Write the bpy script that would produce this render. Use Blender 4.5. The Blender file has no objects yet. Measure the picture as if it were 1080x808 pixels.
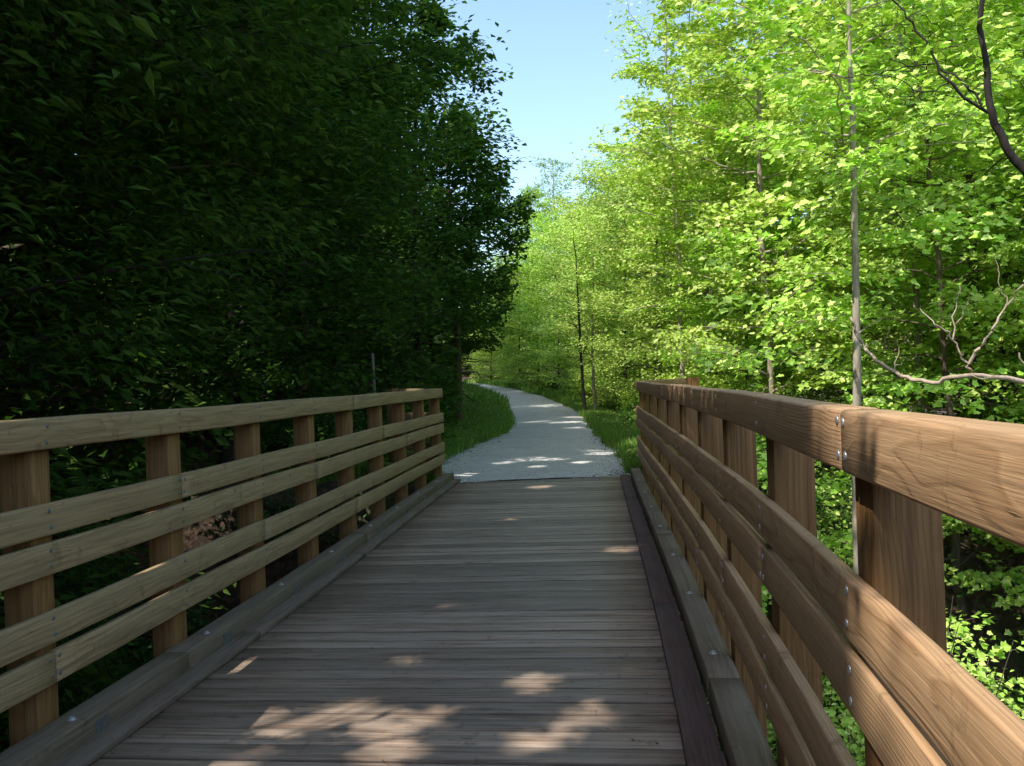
import bpy, math, random
import numpy as np
from mathutils import Vector, Matrix
R = math.radians
rng = np.random.default_rng(7)
random.seed(7)
COL = bpy.context.scene.collection
SC = bpy.context.scene

# ------------------------------------------------------------------ helpers
def tag(o, label=None, cat=None, group=None, kind=None):
    if label: o['label'] = label
    if cat: o['category'] = cat
    if group: o['group'] = group
    if kind: o['kind'] = kind
    return o

def empty(name, loc=(0, 0, 0), rz=0, scale=1.0):
    o = bpy.data.objects.new(name, None); COL.objects.link(o)
    o.empty_display_size = .2
    o.location = loc; o.rotation_euler = (0, 0, rz); o.scale = (scale,) * 3
    return o

def np_mesh(name, verts, faces, smooth=True, wc=None, ed=None):
    """verts Nx3, faces list of index arrays of equal size (M x k) or list of such arrays"""
    me = bpy.data.meshes.new(name)
    if isinstance(faces, np.ndarray): faces = [faces]
    faces = [f for f in faces if len(f)]
    verts = np.asarray(verts, np.float32)
    me.vertices.add(len(verts)); me.vertices.foreach_set('co', verts.ravel())
    nl = sum(f.size for f in faces); nf = sum(len(f) for f in faces)
    me.loops.add(nl); me.polygons.add(nf)
    me.loops.foreach_set('vertex_index', np.concatenate([f.ravel() for f in faces]).astype(np.int32))
    tot = np.concatenate([np.full(len(f), f.shape[1]) for f in faces]).astype(np.int32)
    st = np.concatenate([[0], np.cumsum(tot)[:-1]]).astype(np.int32)
    me.polygons.foreach_set('loop_start', st)
    me.polygons.foreach_set('use_smooth', np.full(nf, smooth))
    if wc is not None:
        a = me.attributes.new('wc', 'FLOAT_VECTOR', 'POINT')
        a.data.foreach_set('vector', np.asarray(wc, np.float32).ravel())
    if ed is not None:
        a = me.attributes.new('ed', 'FLOAT', 'POINT'); a.data.foreach_set('value', np.asarray(ed, np.float32).ravel())
    me.update(calc_edges=True)
    me.validate()
    return me

def link(name, me, mat, parent=None, loc=None):
    o = bpy.data.objects.new(name, me); COL.objects.link(o)
    if mat and not me.materials: me.materials.append(mat)
    if parent: o.parent = parent
    if loc is not None: o.location = loc
    return o

class MB:
    def __init__(s): s.v = []; s.f = {}; s.w = []; s.e = []; s.n = 0
    def add(s, v, f, w=None, e=None):
        v = np.asarray(v, float); s.v.append(v)
        s.w.append(np.asarray(w, float) if w is not None else v.copy())
        s.e.append(np.asarray(e, float) if e is not None else np.zeros(len(v)))
        for q in f:
            s.f.setdefault(len(q), []).append([i + s.n for i in q])
        s.n += len(v)
    def mesh(s, name, smooth=True):
        return np_mesh(name, np.concatenate(s.v), [np.array(q, np.int32) for q in s.f.values()], smooth, np.concatenate(s.w), np.concatenate(s.e))
    def build(s, name, mat, parent=None, smooth=True):
        me = s.mesh(name, smooth); o = link(name, me, mat, parent)
        return o

def ring_rect(w, h, c=.006):
    """rounded rectangle centred on 0: (a across, b up)"""
    pts = []
    for sx, sy in ((1, 1), (-1, 1), (-1, -1), (1, -1)):
        cx, cy = sx * (w / 2 - c), sy * (h / 2 - c)
        a0 = {(1, 1): 0, (-1, 1): 90, (-1, -1): 180, (1, -1): 270}[(sx, sy)]
        for k in (0, 45, 90):
            t = R(a0 + k); pts.append((cx + c * math.cos(t), cy + c * math.sin(t)))
    return pts

def sweep(mb, path, sides, ups, w, h, c=.006, s0=0.0, wobble=0.0, seed=0):
    """sweep a rounded rectangle along path; wc = (length, a, b)"""
    prof = ring_rect(w, h, c); k = len(prof)
    rr = random.Random(seed)
    oa, ob = rr.uniform(-.3, .3), rr.uniform(-.3, .3)
    off = rr.uniform(0, 60)
    V = []; W = []; E_ = []; s = s0
    rounds = len(path)
    for i, p in enumerate(path):
        if i: s += (Vector(path[i]) - Vector(path[i - 1])).length
        sd = Vector(sides[i]); up = Vector(ups[i])
        ja, jb = rr.uniform(-wobble, wobble), rr.uniform(-wobble, wobble)
        for a, b in prof:
            q = Vector(p) + sd * (a + ja) + up * (b + jb); V.append(tuple(q)); W.append((s + off, a + oa, b + ob)); E_.append(a / (w / 2))
    F = []
    for i in range(rounds - 1):
        for j in range(k):
            F.append((i * k + j, i * k + (j + 1) % k, (i + 1) * k + (j + 1) % k, (i + 1) * k + j))
    F.append(tuple(range(k))[::-1]); F.append(tuple((rounds - 1) * k + j for j in range(k)))
    mb.add(V, F, W, E_)

def tube_np(path, radii, nseg=7):
    path = np.asarray(path, float); n = len(path)
    tan = np.gradient(path, axis=0); tan /= np.linalg.norm(tan, axis=1)[:, None] + 1e-9
    ref = np.where(np.abs(tan[:, 2:3]) > .8, np.array([[1., 0, 0]]), np.array([[0, 0, 1.]]))
    a = np.cross(tan, ref); a /= np.linalg.norm(a, axis=1)[:, None]
    b = np.cross(tan, a)
    th = np.arange(nseg) / nseg * 2 * np.pi
    V = path[:, None] + (a[:, None] * np.cos(th)[None, :, None] + b[:, None] * np.sin(th)[None, :, None]) * np.asarray(radii)[:, None, None]
    V = V.reshape(-1, 3)
    i = np.arange(n - 1)[:, None]; j = np.arange(nseg)[None]
    F = np.stack([i * nseg + j, (i + 1) * nseg + j, (i + 1) * nseg + (j + 1) % nseg, i * nseg + (j + 1) % nseg], -1).reshape(-1, 4)
    return V, F

class TB:
    def __init__(s): s.V = []; s.F = []; s.n = 0
    def tube(s, path, radii, nseg=6):
        V, F = tube_np(path, radii, nseg); s.V.append(V); s.F.append(F + s.n); s.n += len(V)
    def mesh(s, name): return np_mesh(name, np.concatenate(s.V), np.concatenate(s.F))

# ------------------------------------------------------------------ node helpers
def mat_new(name):
    m = bpy.data.materials.new(name); m.use_nodes = True
    nt = m.node_tree; nt.nodes.clear()
    return m, nt
def N(nt, t, **kw):
    n = nt.nodes.new(t)
    for k, v in kw.items():
        if k.startswith('i_'):
            key = k[2:]
            key = int(key) if key.isdigit() else key.replace('_', ' ')
            n.inputs[key].default_value = v
        else: setattr(n, k, v)
    return n
def L(nt, a, b): nt.links.new(a, b)
def ramp(nt, fac, stops, interp='LINEAR'):
    r = nt.nodes.new('ShaderNodeValToRGB'); e = r.color_ramp; e.interpolation = interp
    while len(e.elements) < len(stops): e.elements.new(.5)
    for el, (p, c) in zip(e.elements, stops):
        el.position = p; el.color = (c[0], c[1], c[2], 1) if isinstance(c, tuple) else (c, c, c, 1)
    L(nt, fac, r.inputs[0]); return r
def math_n(nt, op, a, b=None, c=None):
    n = nt.nodes.new('ShaderNodeMath'); n.operation = op
    for i, q in enumerate((a, b, c)):
        if q is None: continue
        if isinstance(q, (int, float)): n.inputs[i].default_value = q
        else: L(nt, q, n.inputs[i])
    return n.outputs[0]
def mix(nt, fac, a, b, mode='MIX'):
    n = nt.nodes.new('ShaderNodeMix'); n.data_type = 'RGBA'; n.blend_type = mode
    for key, q in ((0, fac), (6, a), (7, b)):
        if isinstance(q, (int, float)): n.inputs[key].default_value = q
        elif isinstance(q, tuple): n.inputs[key].default_value = (*q, 1)
        else: L(nt, q, n.inputs[key])
    return n.outputs[2]

def wood(name, early, late, weather, edged=0.0, streak=.35, swirl=.06, wmix=.5, rough=.75, knots=.5, tonevar=.25, grainscale=1.0, dark_end=None, bumpk=1.0):
    m, nt = mat_new(name)
    out = N(nt, 'ShaderNodeOutputMaterial'); bs = N(nt, 'ShaderNodeBsdfPrincipled', i_Roughness=rough)
    bs.inputs['Specular IOR Level'].default_value = .3
    L(nt, bs.outputs[0], out.inputs[0])
    at = N(nt, 'ShaderNodeAttribute', attribute_name='wc')
    geo = N(nt, 'ShaderNodeNewGeometry')
    sep = N(nt, 'ShaderNodeSeparateXYZ'); L(nt, at.outputs['Vector'], sep.inputs[0])
    isl = geo.outputs['Random Per Island']
    X = math_n(nt, 'ADD', sep.outputs[0], math_n(nt, 'MULTIPLY', isl, 37.0))
    A, B = sep.outputs[1], sep.outputs[2]
    # low frequency wander of the growth rings along the board
    c1 = N(nt, 'ShaderNodeCombineXYZ'); L(nt, math_n(nt, 'MULTIPLY', X, 1.3), c1.inputs[0]); L(nt, math_n(nt, 'MULTIPLY', A, 4.0), c1.inputs[1]); L(nt, math_n(nt, 'MULTIPLY', B, 4.0), c1.inputs[2])
    n1 = N(nt, 'ShaderNodeTexNoise', i_Scale=1.0, i_Detail=2.0, i_Roughness=.45); L(nt, c1.outputs[0], n1.inputs['Vector'])
    # knots
    c2 = N(nt, 'ShaderNodeCombineXYZ'); L(nt, math_n(nt, 'MULTIPLY', X, 2.3), c2.inputs[0]); L(nt, math_n(nt, 'MULTIPLY', A, 5.5), c2.inputs[1]); L(nt, math_n(nt, 'MULTIPLY', B, 5.5), c2.inputs[2])
    vo = N(nt, 'ShaderNodeTexVoronoi', i_Scale=1.0, i_Randomness=1.0); L(nt, c2.outputs[0], vo.inputs['Vector'])
    kd = vo.outputs['Distance']
    kb = ramp(nt, kd, [(0, 1.0), (.16, .55), (.42, 0.0)], 'EASE').outputs[0]
    # distance from the pith
    aa = math_n(nt, 'ADD', A, math_n(nt, 'MULTIPLY', math_n(nt, 'SUBTRACT', n1.outputs[0], .5), swirl))
    r2 = math_n(nt, 'ADD', math_n(nt, 'MULTIPLY', aa, aa), math_n(nt, 'MULTIPLY', B, B))
    r = math_n(nt, 'SQRT', r2)
    r = math_n(nt, 'ADD', r, math_n(nt, 'MULTIPLY', kb, .016 * knots * 2))
    ph = math_n(nt, 'FRACT', math_n(nt, 'MULTIPLY', r, 105.0 * grainscale))
    ring = ramp(nt, ph, [(0, 0.0), (.55, .25), (.85, 1.0), (1.0, 0.0)]).outputs[0]
    # fade ring contrast irregularly
    c3 = N(nt, 'ShaderNodeCombineXYZ'); L(nt, math_n(nt, 'MULTIPLY', X, 5.0), c3.inputs[0]); L(nt, math_n(nt, 'MULTIPLY', A, 160.0), c3.inputs[1]); L(nt, math_n(nt, 'MULTIPLY', B, 160.0), c3.inputs[2])
    fib = N(nt, 'ShaderNodeTexNoise', i_Scale=1.0, i_Detail=3.0, i_Roughness=.6); L(nt, c3.outputs[0], fib.inputs['Vector'])
    base = mix(nt, math_n(nt, 'MULTIPLY', ring, .75), early, late)
    base = mix(nt, math_n(nt, 'MULTIPLY', ramp(nt, fib.outputs[0], [(.35, 1.0), (.6, 0.0)]).outputs[0], .35), base, tuple(x * .55 for x in early))
    c7 = N(nt, 'ShaderNodeCombineXYZ'); L(nt, math_n(nt, 'MULTIPLY', X, 1.6), c7.inputs[0]); L(nt, math_n(nt, 'MULTIPLY', A, 52.0), c7.inputs[1]); L(nt, math_n(nt, 'MULTIPLY', B, 52.0), c7.inputs[2])
    n7 = N(nt, 'ShaderNodeTexNoise', i_Scale=1.0, i_Detail=4.0, i_Roughness=.7); L(nt, c7.outputs[0], n7.inputs['Vector'])
    base = mix(nt, math_n(nt, 'MULTIPLY', ramp(nt, n7.outputs[0], [(.38, 1.0), (.58, 0.0)]).outputs[0], streak * 1.6), base, tuple(x * .42 for x in late))
    base = mix(nt, math_n(nt, 'MULTIPLY', ramp(nt, n7.outputs[0], [(.55, 0.0), (.72, 1.0)]).outputs[0], streak), base, tuple(min(1, x * 1.35) for x in weather))
    # weather stains, elongated and blotchy
    c4 = N(nt, 'ShaderNodeCombineXYZ'); L(nt, math_n(nt, 'MULTIPLY', X, 2.2), c4.inputs[0]); L(nt, math_n(nt, 'MULTIPLY', A, 13.0), c4.inputs[1]); L(nt, math_n(nt, 'MULTIPLY', B, 13.0), c4.inputs[2])
    n4 = N(nt, 'ShaderNodeTexNoise', i_Scale=1.0, i_Detail=5.0, i_Roughness=.62); L(nt, c4.outputs[0], n4.inputs['Vector'])
    wfac = math_n(nt, 'MULTIPLY', ramp(nt, n4.outputs[0], [(.32, 0.0), (.68, 1.0)]).outputs[0], wmix)
    base = mix(nt, wfac, base, weather)
    # tone per board
    tn = N(nt, 'ShaderNodeTexWhiteNoise', noise_dimensions='1D'); L(nt, math_n(nt, 'MULTIPLY', isl, 911.0), tn.inputs['W'])
    tv = math_n(nt, 'ADD', math_n(nt, 'MULTIPLY', tn.outputs['Value'], tonevar), 1.0 - tonevar * .5)
    hs = N(nt, 'ShaderNodeHueSaturation'); L(nt, tv, hs.inputs['Value']); L(nt, base, hs.inputs['Color'])
    # dark knots and small dark scars
    kc = ramp(nt, kd, [(0, .75), (.05, .55), (.075, .12), (.10, 0.0)]).outputs[0]
    c5 = N(nt, 'ShaderNodeCombineXYZ'); L(nt, math_n(nt, 'MULTIPLY', X, 7.0), c5.inputs[0]); L(nt, math_n(nt, 'MULTIPLY', A, 30.0), c5.inputs[1]); L(nt, math_n(nt, 'MULTIPLY', B, 30.0), c5.inputs[2])
    n5 = N(nt, 'ShaderNodeTexNoise', i_Scale=1.0, i_Detail=4.0, i_Roughness=.7); L(nt, c5.outputs[0], n5.inputs['Vector'])
    sc = ramp(nt, n5.outputs[0], [(.64, 0.0), (.74, .6)]).outputs[0]
    c6 = N(nt, 'ShaderNodeCombineXYZ'); L(nt, math_n(nt, 'MULTIPLY', X, 11.0), c6.inputs[0]); L(nt, math_n(nt, 'MULTIPLY', A, 7.0), c6.inputs[1]); L(nt, math_n(nt, 'MULTIPLY', B, 7.0), c6.inputs[2])
    n6 = N(nt, 'ShaderNodeTexNoise', i_Scale=1.0, i_Detail=5.0, i_Roughness=.65); L(nt, c6.outputs[0], n6.inputs['Vector'])
    sc = math_n(nt, 'MAXIMUM', sc, ramp(nt, n6.outputs[0], [(.60, 0.0), (.70, .5)]).outputs[0])
    colr = mix(nt, math_n(nt, 'MULTIPLY', math_n(nt, 'MAXIMUM', kc, sc), knots * 1.3), hs.outputs[0], tuple(x * .22 for x in late))
    if edged:
        ea = N(nt, 'ShaderNodeAttribute', attribute_name='ed')
        eb = math_n(nt, 'ADD', math_n(nt, 'ABSOLUTE', ea.outputs['Fac']), math_n(nt, 'MULTIPLY', math_n(nt, 'SUBTRACT', n5.outputs[0], .5), .14))
        colr = mix(nt, math_n(nt, 'MULTIPLY', ramp(nt, eb, [(.86, 0.0), (.96, 1.0)]).outputs[0], math_n(nt, 'MULTIPLY', math_n(nt, 'ADD', tn.outputs['Value'], .35), edged)), colr, (.018, .014, .012))
    L(nt, colr, bs.inputs['Base Color'])
    bmp = N(nt, 'ShaderNodeBump', i_Strength=.45 * bumpk, i_Distance=.004)
    hgt = math_n(nt, 'ADD', math_n(nt, 'MULTIPLY', ring, -.35), math_n(nt, 'ADD', math_n(nt, 'MULTIPLY', fib.outputs[0], .9), math_n(nt, 'MULTIPLY', sc, -1.0)))
    L(nt, hgt, bmp.inputs['Height']); L(nt, bmp.outputs[0], bs.inputs['Normal'])
    return m

def leaf_mat(name, c1, c2, c3, trans=.45, rough=.5, tcol=None, spec=.35):
    m, nt = mat_new(name)
    out = N(nt, 'ShaderNodeOutputMaterial')
    geo = N(nt, 'ShaderNodeNewGeometry')
    oi = N(nt, 'ShaderNodeObjectInfo')
    tn = N(nt, 'ShaderNodeTexWhiteNoise', noise_dimensions='1D'); L(nt, math_n(nt, 'MULTIPLY', geo.outputs['Random Per Island'], 777.0), tn.inputs['W'])
    cr = ramp(nt, tn.outputs['Value'], [(0, c1), (.5, c2), (1, c3)])
    tc = N(nt, 'ShaderNodeTexCoord')
    nz = N(nt, 'ShaderNodeTexNoise', i_Scale=.9, i_Detail=2.0); L(nt, tc.outputs['Object'], nz.inputs['Vector'])
    hs = N(nt, 'ShaderNodeHueSaturation'); L(nt, cr.outputs[0], hs.inputs['Color'])
    v = math_n(nt, 'ADD', math_n(nt, 'MULTIPLY', nz.outputs[0], .9), .55)
    v = math_n(nt, 'MULTIPLY', v, math_n(nt, 'ADD', math_n(nt, 'MULTIPLY', oi.outputs['Random'], .25), .87))
    L(nt, v, hs.inputs['Value'])
    L(nt, math_n(nt, 'ADD', math_n(nt, 'MULTIPLY', oi.outputs['Random'], .02), .492), hs.inputs['Hue'])
    d = N(nt, 'ShaderNodeBsdfPrincipled', i_Roughness=rough); d.inputs['Specular IOR Level'].default_value = spec
    L(nt, hs.outputs[0], d.inputs['Base Color'])
    t = N(nt, 'ShaderNodeBsdfTranslucent')
    tm = mix(nt, 1.0, hs.outputs[0], tcol or (1.1, 1.2, .6), 'MULTIPLY'); L(nt, tm, t.inputs[0])
    ms = N(nt, 'ShaderNodeMixShader', i_0=trans); L(nt, d.outputs[0], ms.inputs[1]); L(nt, t.outputs[0], ms.inputs[2])
    L(nt, ms.outputs[0], out.inputs[0])
    return m

def bark_mat(name, c1, c2, sc=9.0):
    m, nt = mat_new(name)
    out = N(nt, 'ShaderNodeOutputMaterial'); bs = N(nt, 'ShaderNodeBsdfPrincipled', i_Roughness=.9)
    L(nt, bs.outputs[0], out.inputs[0])
    tc = N(nt, 'ShaderNodeTexCoord'); mp = N(nt, 'ShaderNodeMapping'); mp.inputs['Scale'].default_value = (1, 1, .28)
    L(nt, tc.outputs['Object'], mp.inputs[0])
    nz = N(nt, 'ShaderNodeTexNoise', i_Scale=sc * 2.5, i_Detail=5.0, i_Roughness=.65); L(nt, mp.outputs[0], nz.inputs['Vector'])
    n2 = N(nt, 'ShaderNodeTexNoise', i_Scale=3.0, i_Detail=3.0); L(nt, tc.outputs['Object'], n2.inputs['Vector'])
    f = math_n(nt, 'ADD', math_n(nt, 'MULTIPLY', nz.outputs[0], .6), math_n(nt, 'MULTIPLY', n2.outputs[0], .4))
    L(nt, ramp(nt, f, [(.36, c1), (.62, c2)]).outputs[0], bs.inputs['Base Color'])
    b = N(nt, 'ShaderNodeBump', i_Strength=.8, i_Distance=.012); L(nt, nz.outputs[0], b.inputs['Height']); L(nt, b.outputs[0], bs.inputs['Normal'])
    return m

def metal_mat(name, c=(.45, .47, .5), rough=.45):
    m, nt = mat_new(name)
    out = N(nt, 'ShaderNodeOutputMaterial'); bs = N(nt, 'ShaderNodeBsdfPrincipled', i_Roughness=rough, i_Metallic=.6)
    tc = N(nt, 'ShaderNodeTexCoord'); nz = N(nt, 'ShaderNodeTexNoise', i_Scale=60.0, i_Detail=3.0); L(nt, tc.outputs['Object'], nz.inputs['Vector'])
    L(nt, ramp(nt, nz.outputs[0], [(.3, tuple(x * .7 for x in c)), (.7, c)]).outputs[0], bs.inputs['Base Color'])
    L(nt, bs.outputs[0], out.inputs[0]); return m

M = {}
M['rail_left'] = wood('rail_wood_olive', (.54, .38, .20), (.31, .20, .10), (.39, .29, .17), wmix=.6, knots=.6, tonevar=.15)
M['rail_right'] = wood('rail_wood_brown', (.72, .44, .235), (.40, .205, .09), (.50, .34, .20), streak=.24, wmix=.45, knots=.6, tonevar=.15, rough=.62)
M['post'] = wood('post_wood_orange', (.36, .185, .065), (.19, .082, .028), (.25, .14, .06), wmix=.45, knots=.3, tonevar=.3)
M['deck'] = wood('deck_plank_wood', (.46, .31, .215), (.21, .135, .09), (.45, .36, .285), edged=.42, streak=.5, wmix=.7, knots=.7, tonevar=.62, rough=.5)
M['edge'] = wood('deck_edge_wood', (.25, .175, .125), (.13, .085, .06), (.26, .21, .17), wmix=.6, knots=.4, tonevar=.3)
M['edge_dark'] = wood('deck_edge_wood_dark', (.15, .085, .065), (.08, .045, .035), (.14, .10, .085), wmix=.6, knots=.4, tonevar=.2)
M['kerb'] = wood('kerb_wood_green_grey', (.27, .20, .135), (.14, .098, .065), (.23, .185, .135), wmix=.7, knots=.5, tonevar=.15)
M['bolt'] = metal_mat('galvanised_steel', (.75, .77, .80), .35)
M['steel'] = metal_mat('weathered_steel', (.25, .26, .27), .6)
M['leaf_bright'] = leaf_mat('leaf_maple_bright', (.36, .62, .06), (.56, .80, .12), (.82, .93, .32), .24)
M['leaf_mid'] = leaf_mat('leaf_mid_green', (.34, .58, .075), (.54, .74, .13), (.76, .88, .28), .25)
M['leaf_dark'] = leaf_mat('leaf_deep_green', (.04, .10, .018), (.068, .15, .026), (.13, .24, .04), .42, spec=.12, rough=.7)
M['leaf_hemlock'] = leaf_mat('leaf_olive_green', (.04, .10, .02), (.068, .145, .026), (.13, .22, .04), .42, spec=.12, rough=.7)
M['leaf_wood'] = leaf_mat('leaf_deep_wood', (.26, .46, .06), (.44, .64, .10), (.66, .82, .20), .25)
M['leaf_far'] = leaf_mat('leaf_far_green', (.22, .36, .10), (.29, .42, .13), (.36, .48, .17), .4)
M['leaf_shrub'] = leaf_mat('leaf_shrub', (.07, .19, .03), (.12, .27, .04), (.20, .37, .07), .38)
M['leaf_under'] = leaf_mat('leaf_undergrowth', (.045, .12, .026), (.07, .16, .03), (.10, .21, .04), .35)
M['grass'] = leaf_mat('grass_blades', (.10, .23, .03), (.18, .35, .045), (.40, .48, .12), .35)
M['bark_pale'] = bark_mat('bark_pale', (.28, .22, .16), (.62, .53, .42))
M['bark_brown'] = bark_mat('bark_brown', (.06, .045, .03), (.20, .15, .105))
M['bark_dark'] = bark_mat('bark_dark', (.018, .013, .010), (.06, .045, .035))
M['twig_pale'] = bark_mat('bare_branch', (.42, .31, .23), (.66, .53, .42))

# ------------------------------------------------------------------ camera
F_PX, PITCH, ROLL, EYE = 904.8, -.0035, .0384, 1.5365
cam = bpy.data.cameras.new('camera'); cam.sensor_width = 36; cam.lens = 36 * F_PX / 1080
cam.clip_start = .05; cam.clip_end = 3000
co = bpy.data.objects.new('camera', cam); COL.objects.link(co)
fw = Vector((0, math.cos(PITCH), math.sin(PITCH))); up0 = Vector((0, -math.sin(PITCH), math.cos(PITCH))); rt0 = Vector((1, 0, 0))
rt = rt0 * math.cos(ROLL) - up0 * math.sin(ROLL); up = rt0 * math.sin(ROLL) + up0 * math.cos(ROLL)
mt = Matrix.Identity(4)
for i in range(3): mt[i][0] = rt[i]; mt[i][1] = up[i]; mt[i][2] = -fw[i]; mt[i][3] = (0, 0, EYE)[i]
co.matrix_world = mt
SC.camera = co

# ------------------------------------------------------------------ sun and sky
EL, SUNV = R(57), Vector((-.86, -.50, 0)).normalized()
S = Vector((SUNV.x * math.cos(EL), SUNV.y * math.cos(EL), math.sin(EL)))      # towards the sun
sun = bpy.data.lights.new('sun', 'SUN'); sun.energy = 5.0; sun.angle = R(.53); sun.color = (1, .95, .86)
so = bpy.data.objects.new('sun', sun); COL.objects.link(so); so.location = (-20, -10, 40)
so.rotation_euler = S.to_track_quat('Z', 'Y').to_euler()
W = bpy.data.worlds.new('World'); SC.world = W; W.use_nodes = True
nt = W.node_tree; bg = nt.nodes['Background']
sky = nt.nodes.new('ShaderNodeTexSky'); sky.sky_type = 'NISHITA'; sky.sun_disc = False
sky.sun_elevation = EL; sky.sun_rotation = math.atan2(SUNV.x, SUNV.y)
sky.air_density = 1.0; sky.dust_density = 1.2; sky.ozone_density = 1.0
tcw = nt.nodes.new('ShaderNodeTexCoord'); sepw = nt.nodes.new('ShaderNodeSeparateXYZ'); nt.links.new(tcw.outputs['Generated'], sepw.inputs[0])
# summer haze: the sky is paler and brighter low down
hz = ramp(nt, sepw.outputs[2], [(0, (2.45, 2.5, 2.35)), (.38, (2.3, 2.4, 2.25)), (.6, (2.0, 1.95, 1.85)), (1, (1.9, 1.85, 1.75))])
mx = nt.nodes.new('ShaderNodeMix'); mx.data_type = 'RGBA'; mx.blend_type = 'MULTIPLY'; mx.inputs[0].default_value = 1
nt.links.new(sky.outputs[0], mx.inputs[6]); nt.links.new(hz.outputs[0], mx.inputs[7]); nt.links.new(mx.outputs[2], bg.inputs[0]); bg.inputs[1].default_value = .15
SC.view_settings.view_transform = 'Standard'; SC.view_settings.look = 'None'; SC.view_settings.exposure = 0
SC.cycles.max_bounces = 7; SC.cycles.diffuse_bounces = 2; SC.cycles.transmission_bounces = 4; SC.cycles.glossy_bounces = 2
SC.cycles.use_denoising = True

# ------------------------------------------------------------------ bridge centre curve
TH, K1, K2 = .1597, -.01477, .00081
def head(s):
    s = max(-4.0, s); return TH + K1 * s + K2 * s * s
_ds = .01; _tab = {}
def _build():
    x = y = 0.0; P = [(0, 0)]
    for i in range(1600):
        h = head((i + .5) * _ds); x += math.sin(h) * _ds; y += math.cos(h) * _ds; P.append((x, y))
    x = y = 0.0; Q = [(0, 0)]
    for i in range(800):
        h = head(-(i + .5) * _ds); x -= math.sin(h) * _ds; y -= math.cos(h) * _ds; Q.append((x, y))
    return P, Q
_P, _Q = _build()
def ctr(s, off=0.0, z=0.0):
    p = _P[int(round(s / _ds))] if s >= 0 else _Q[int(round(-s / _ds))]
    h = head(s); return Vector((p[0] + off * math.cos(h), p[1] - off * math.sin(h), z))
def side(s): h = head(s); return Vector((math.cos(h), -math.sin(h), 0))
def along(s): h = head(s); return Vector((math.sin(h), math.cos(h), 0))
UPV = Vector((0, 0, 1))
XL, XR, SP, SL, SR, SEND = -2.522, .433, 1.187, 3.534, 2.025, 13.13
S_START = -3.2

# ------------------------------------------------------------------ bridge deck (one thing)
bridge = empty('wooden_footbridge', ctr(5, -1.04, 0)); binv = bridge.matrix_world.copy()
tag(bridge, 'weathered grey brown plank deck of the curved footbridge with kerb beams along both sides', 'footbridge')
def child(o, parent):      # keep world placement: the parent only has a location
    o.parent = parent; o.matrix_parent_inverse = Matrix.Translation(-Vector(parent.location)); return o
mb = MB(); s = S_START; i = 0
rr = random.Random(3)
while s < SEND - .02:
    w = .141 if rr.random() < .25 else .184
    if s + w > SEND: w = max(.06, SEND - s)
    sm = s + w / 2; x0, x1 = XL + .105 + rr.uniform(-.008, .0), XR - .125 + rr.uniform(0, .01)
    dz = rr.uniform(-.0022, .0022); tilt = rr.uniform(-.004, .004)
    n = 5; path = []; sds = []; ups = []
    for k in range(n + 1):
        t = k / n; p = ctr(sm, x0 + (x1 - x0) * t, -.019 + dz); path.append(tuple(p)); sds.append(tuple(along(sm))); ups.append((tilt * along(sm).x, tilt * along(sm).y, 1))
    sweep(mb, path, sds, ups, w - rr.uniform(.008, .013), .038, .005, seed=i)
    s += w; i += 1
child(mb.build('deck', M['deck']), bridge)
# flat boards screwed along both deck edges
def edge_board(o0, o1, mat, seed, seg=2.44, start=S_START, z0=.002, th=.036):
    rr = random.Random(seed); s = start
    while s < SEND - .05:
        e = min(SEND - .01, s + seg); mb = MB(); n = max(2, int((e - s) / .2)); path = []; sd = []
        for k in range(n + 1):
            q = s + .003 + (e - s - .006) * k / n; path.append(tuple(ctr(q, (o0 + o1) / 2, z0 + th / 2))); sd.append(tuple(side(q)))
        sweep(mb, path, sd, [(0, 0, 1)] * len(path), abs(o1 - o0), th, .004, seed=rr.randint(0, 999), wobble=.0008)
        child(mb.build('edge_board', mat), bridge); s = e
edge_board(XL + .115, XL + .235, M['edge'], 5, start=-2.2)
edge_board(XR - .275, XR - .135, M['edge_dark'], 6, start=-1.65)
# kerb beams
BW, BT = .146, .13
def bolt_head(mb, c, nrm, r=.010, h=.004, washer=False):
    nrm = Vector(nrm).normalized(); a = nrm.orthogonal().normalized(); b = nrm.cross(a)
    if washer:
        V = [tuple(Vector(c) + (a * math.cos(t) + b * math.sin(t)) * r * 1.7 + nrm * hh) for hh in (0, .003) for t in [k * math.pi / 6 for k in range(12)]]
        F = [(k, (k + 1) % 12, 12 + (k + 1) % 12, 12 + k) for k in range(12)] + [tuple(range(12, 24))]
        mb.add(V, F); 
        V = [tuple(Vector(c) + (a * math.cos(t) + b * math.sin(t)) * r + nrm * hh) for hh in (.003, .013) for t in [k * math.pi / 3 for k in range(6)]]
        F = [(k, (k + 1) % 6, 6 + (k + 1) % 6, 6 + k) for k in range(6)] + [tuple(range(6, 12))]
        mb.add(V, F)
    else:
        rings = [(1.0, 0), (.97, .35), (.8, .7), (.45, .95)]; V = []
        for q, hh in rings: V += [tuple(Vector(c) + (a * math.cos(t) + b * math.sin(t)) * r * q + nrm * h * hh) for t in [k * math.pi / 6 for k in range(12)]]
        F = []
        for j in range(3): F += [(j * 12 + k, j * 12 + (k + 1) % 12, (j + 1) * 12 + (k + 1) % 12, (j + 1) * 12 + k) for k in range(12)]
        F.append(tuple(range(36, 48))); mb.add(V, F)
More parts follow.
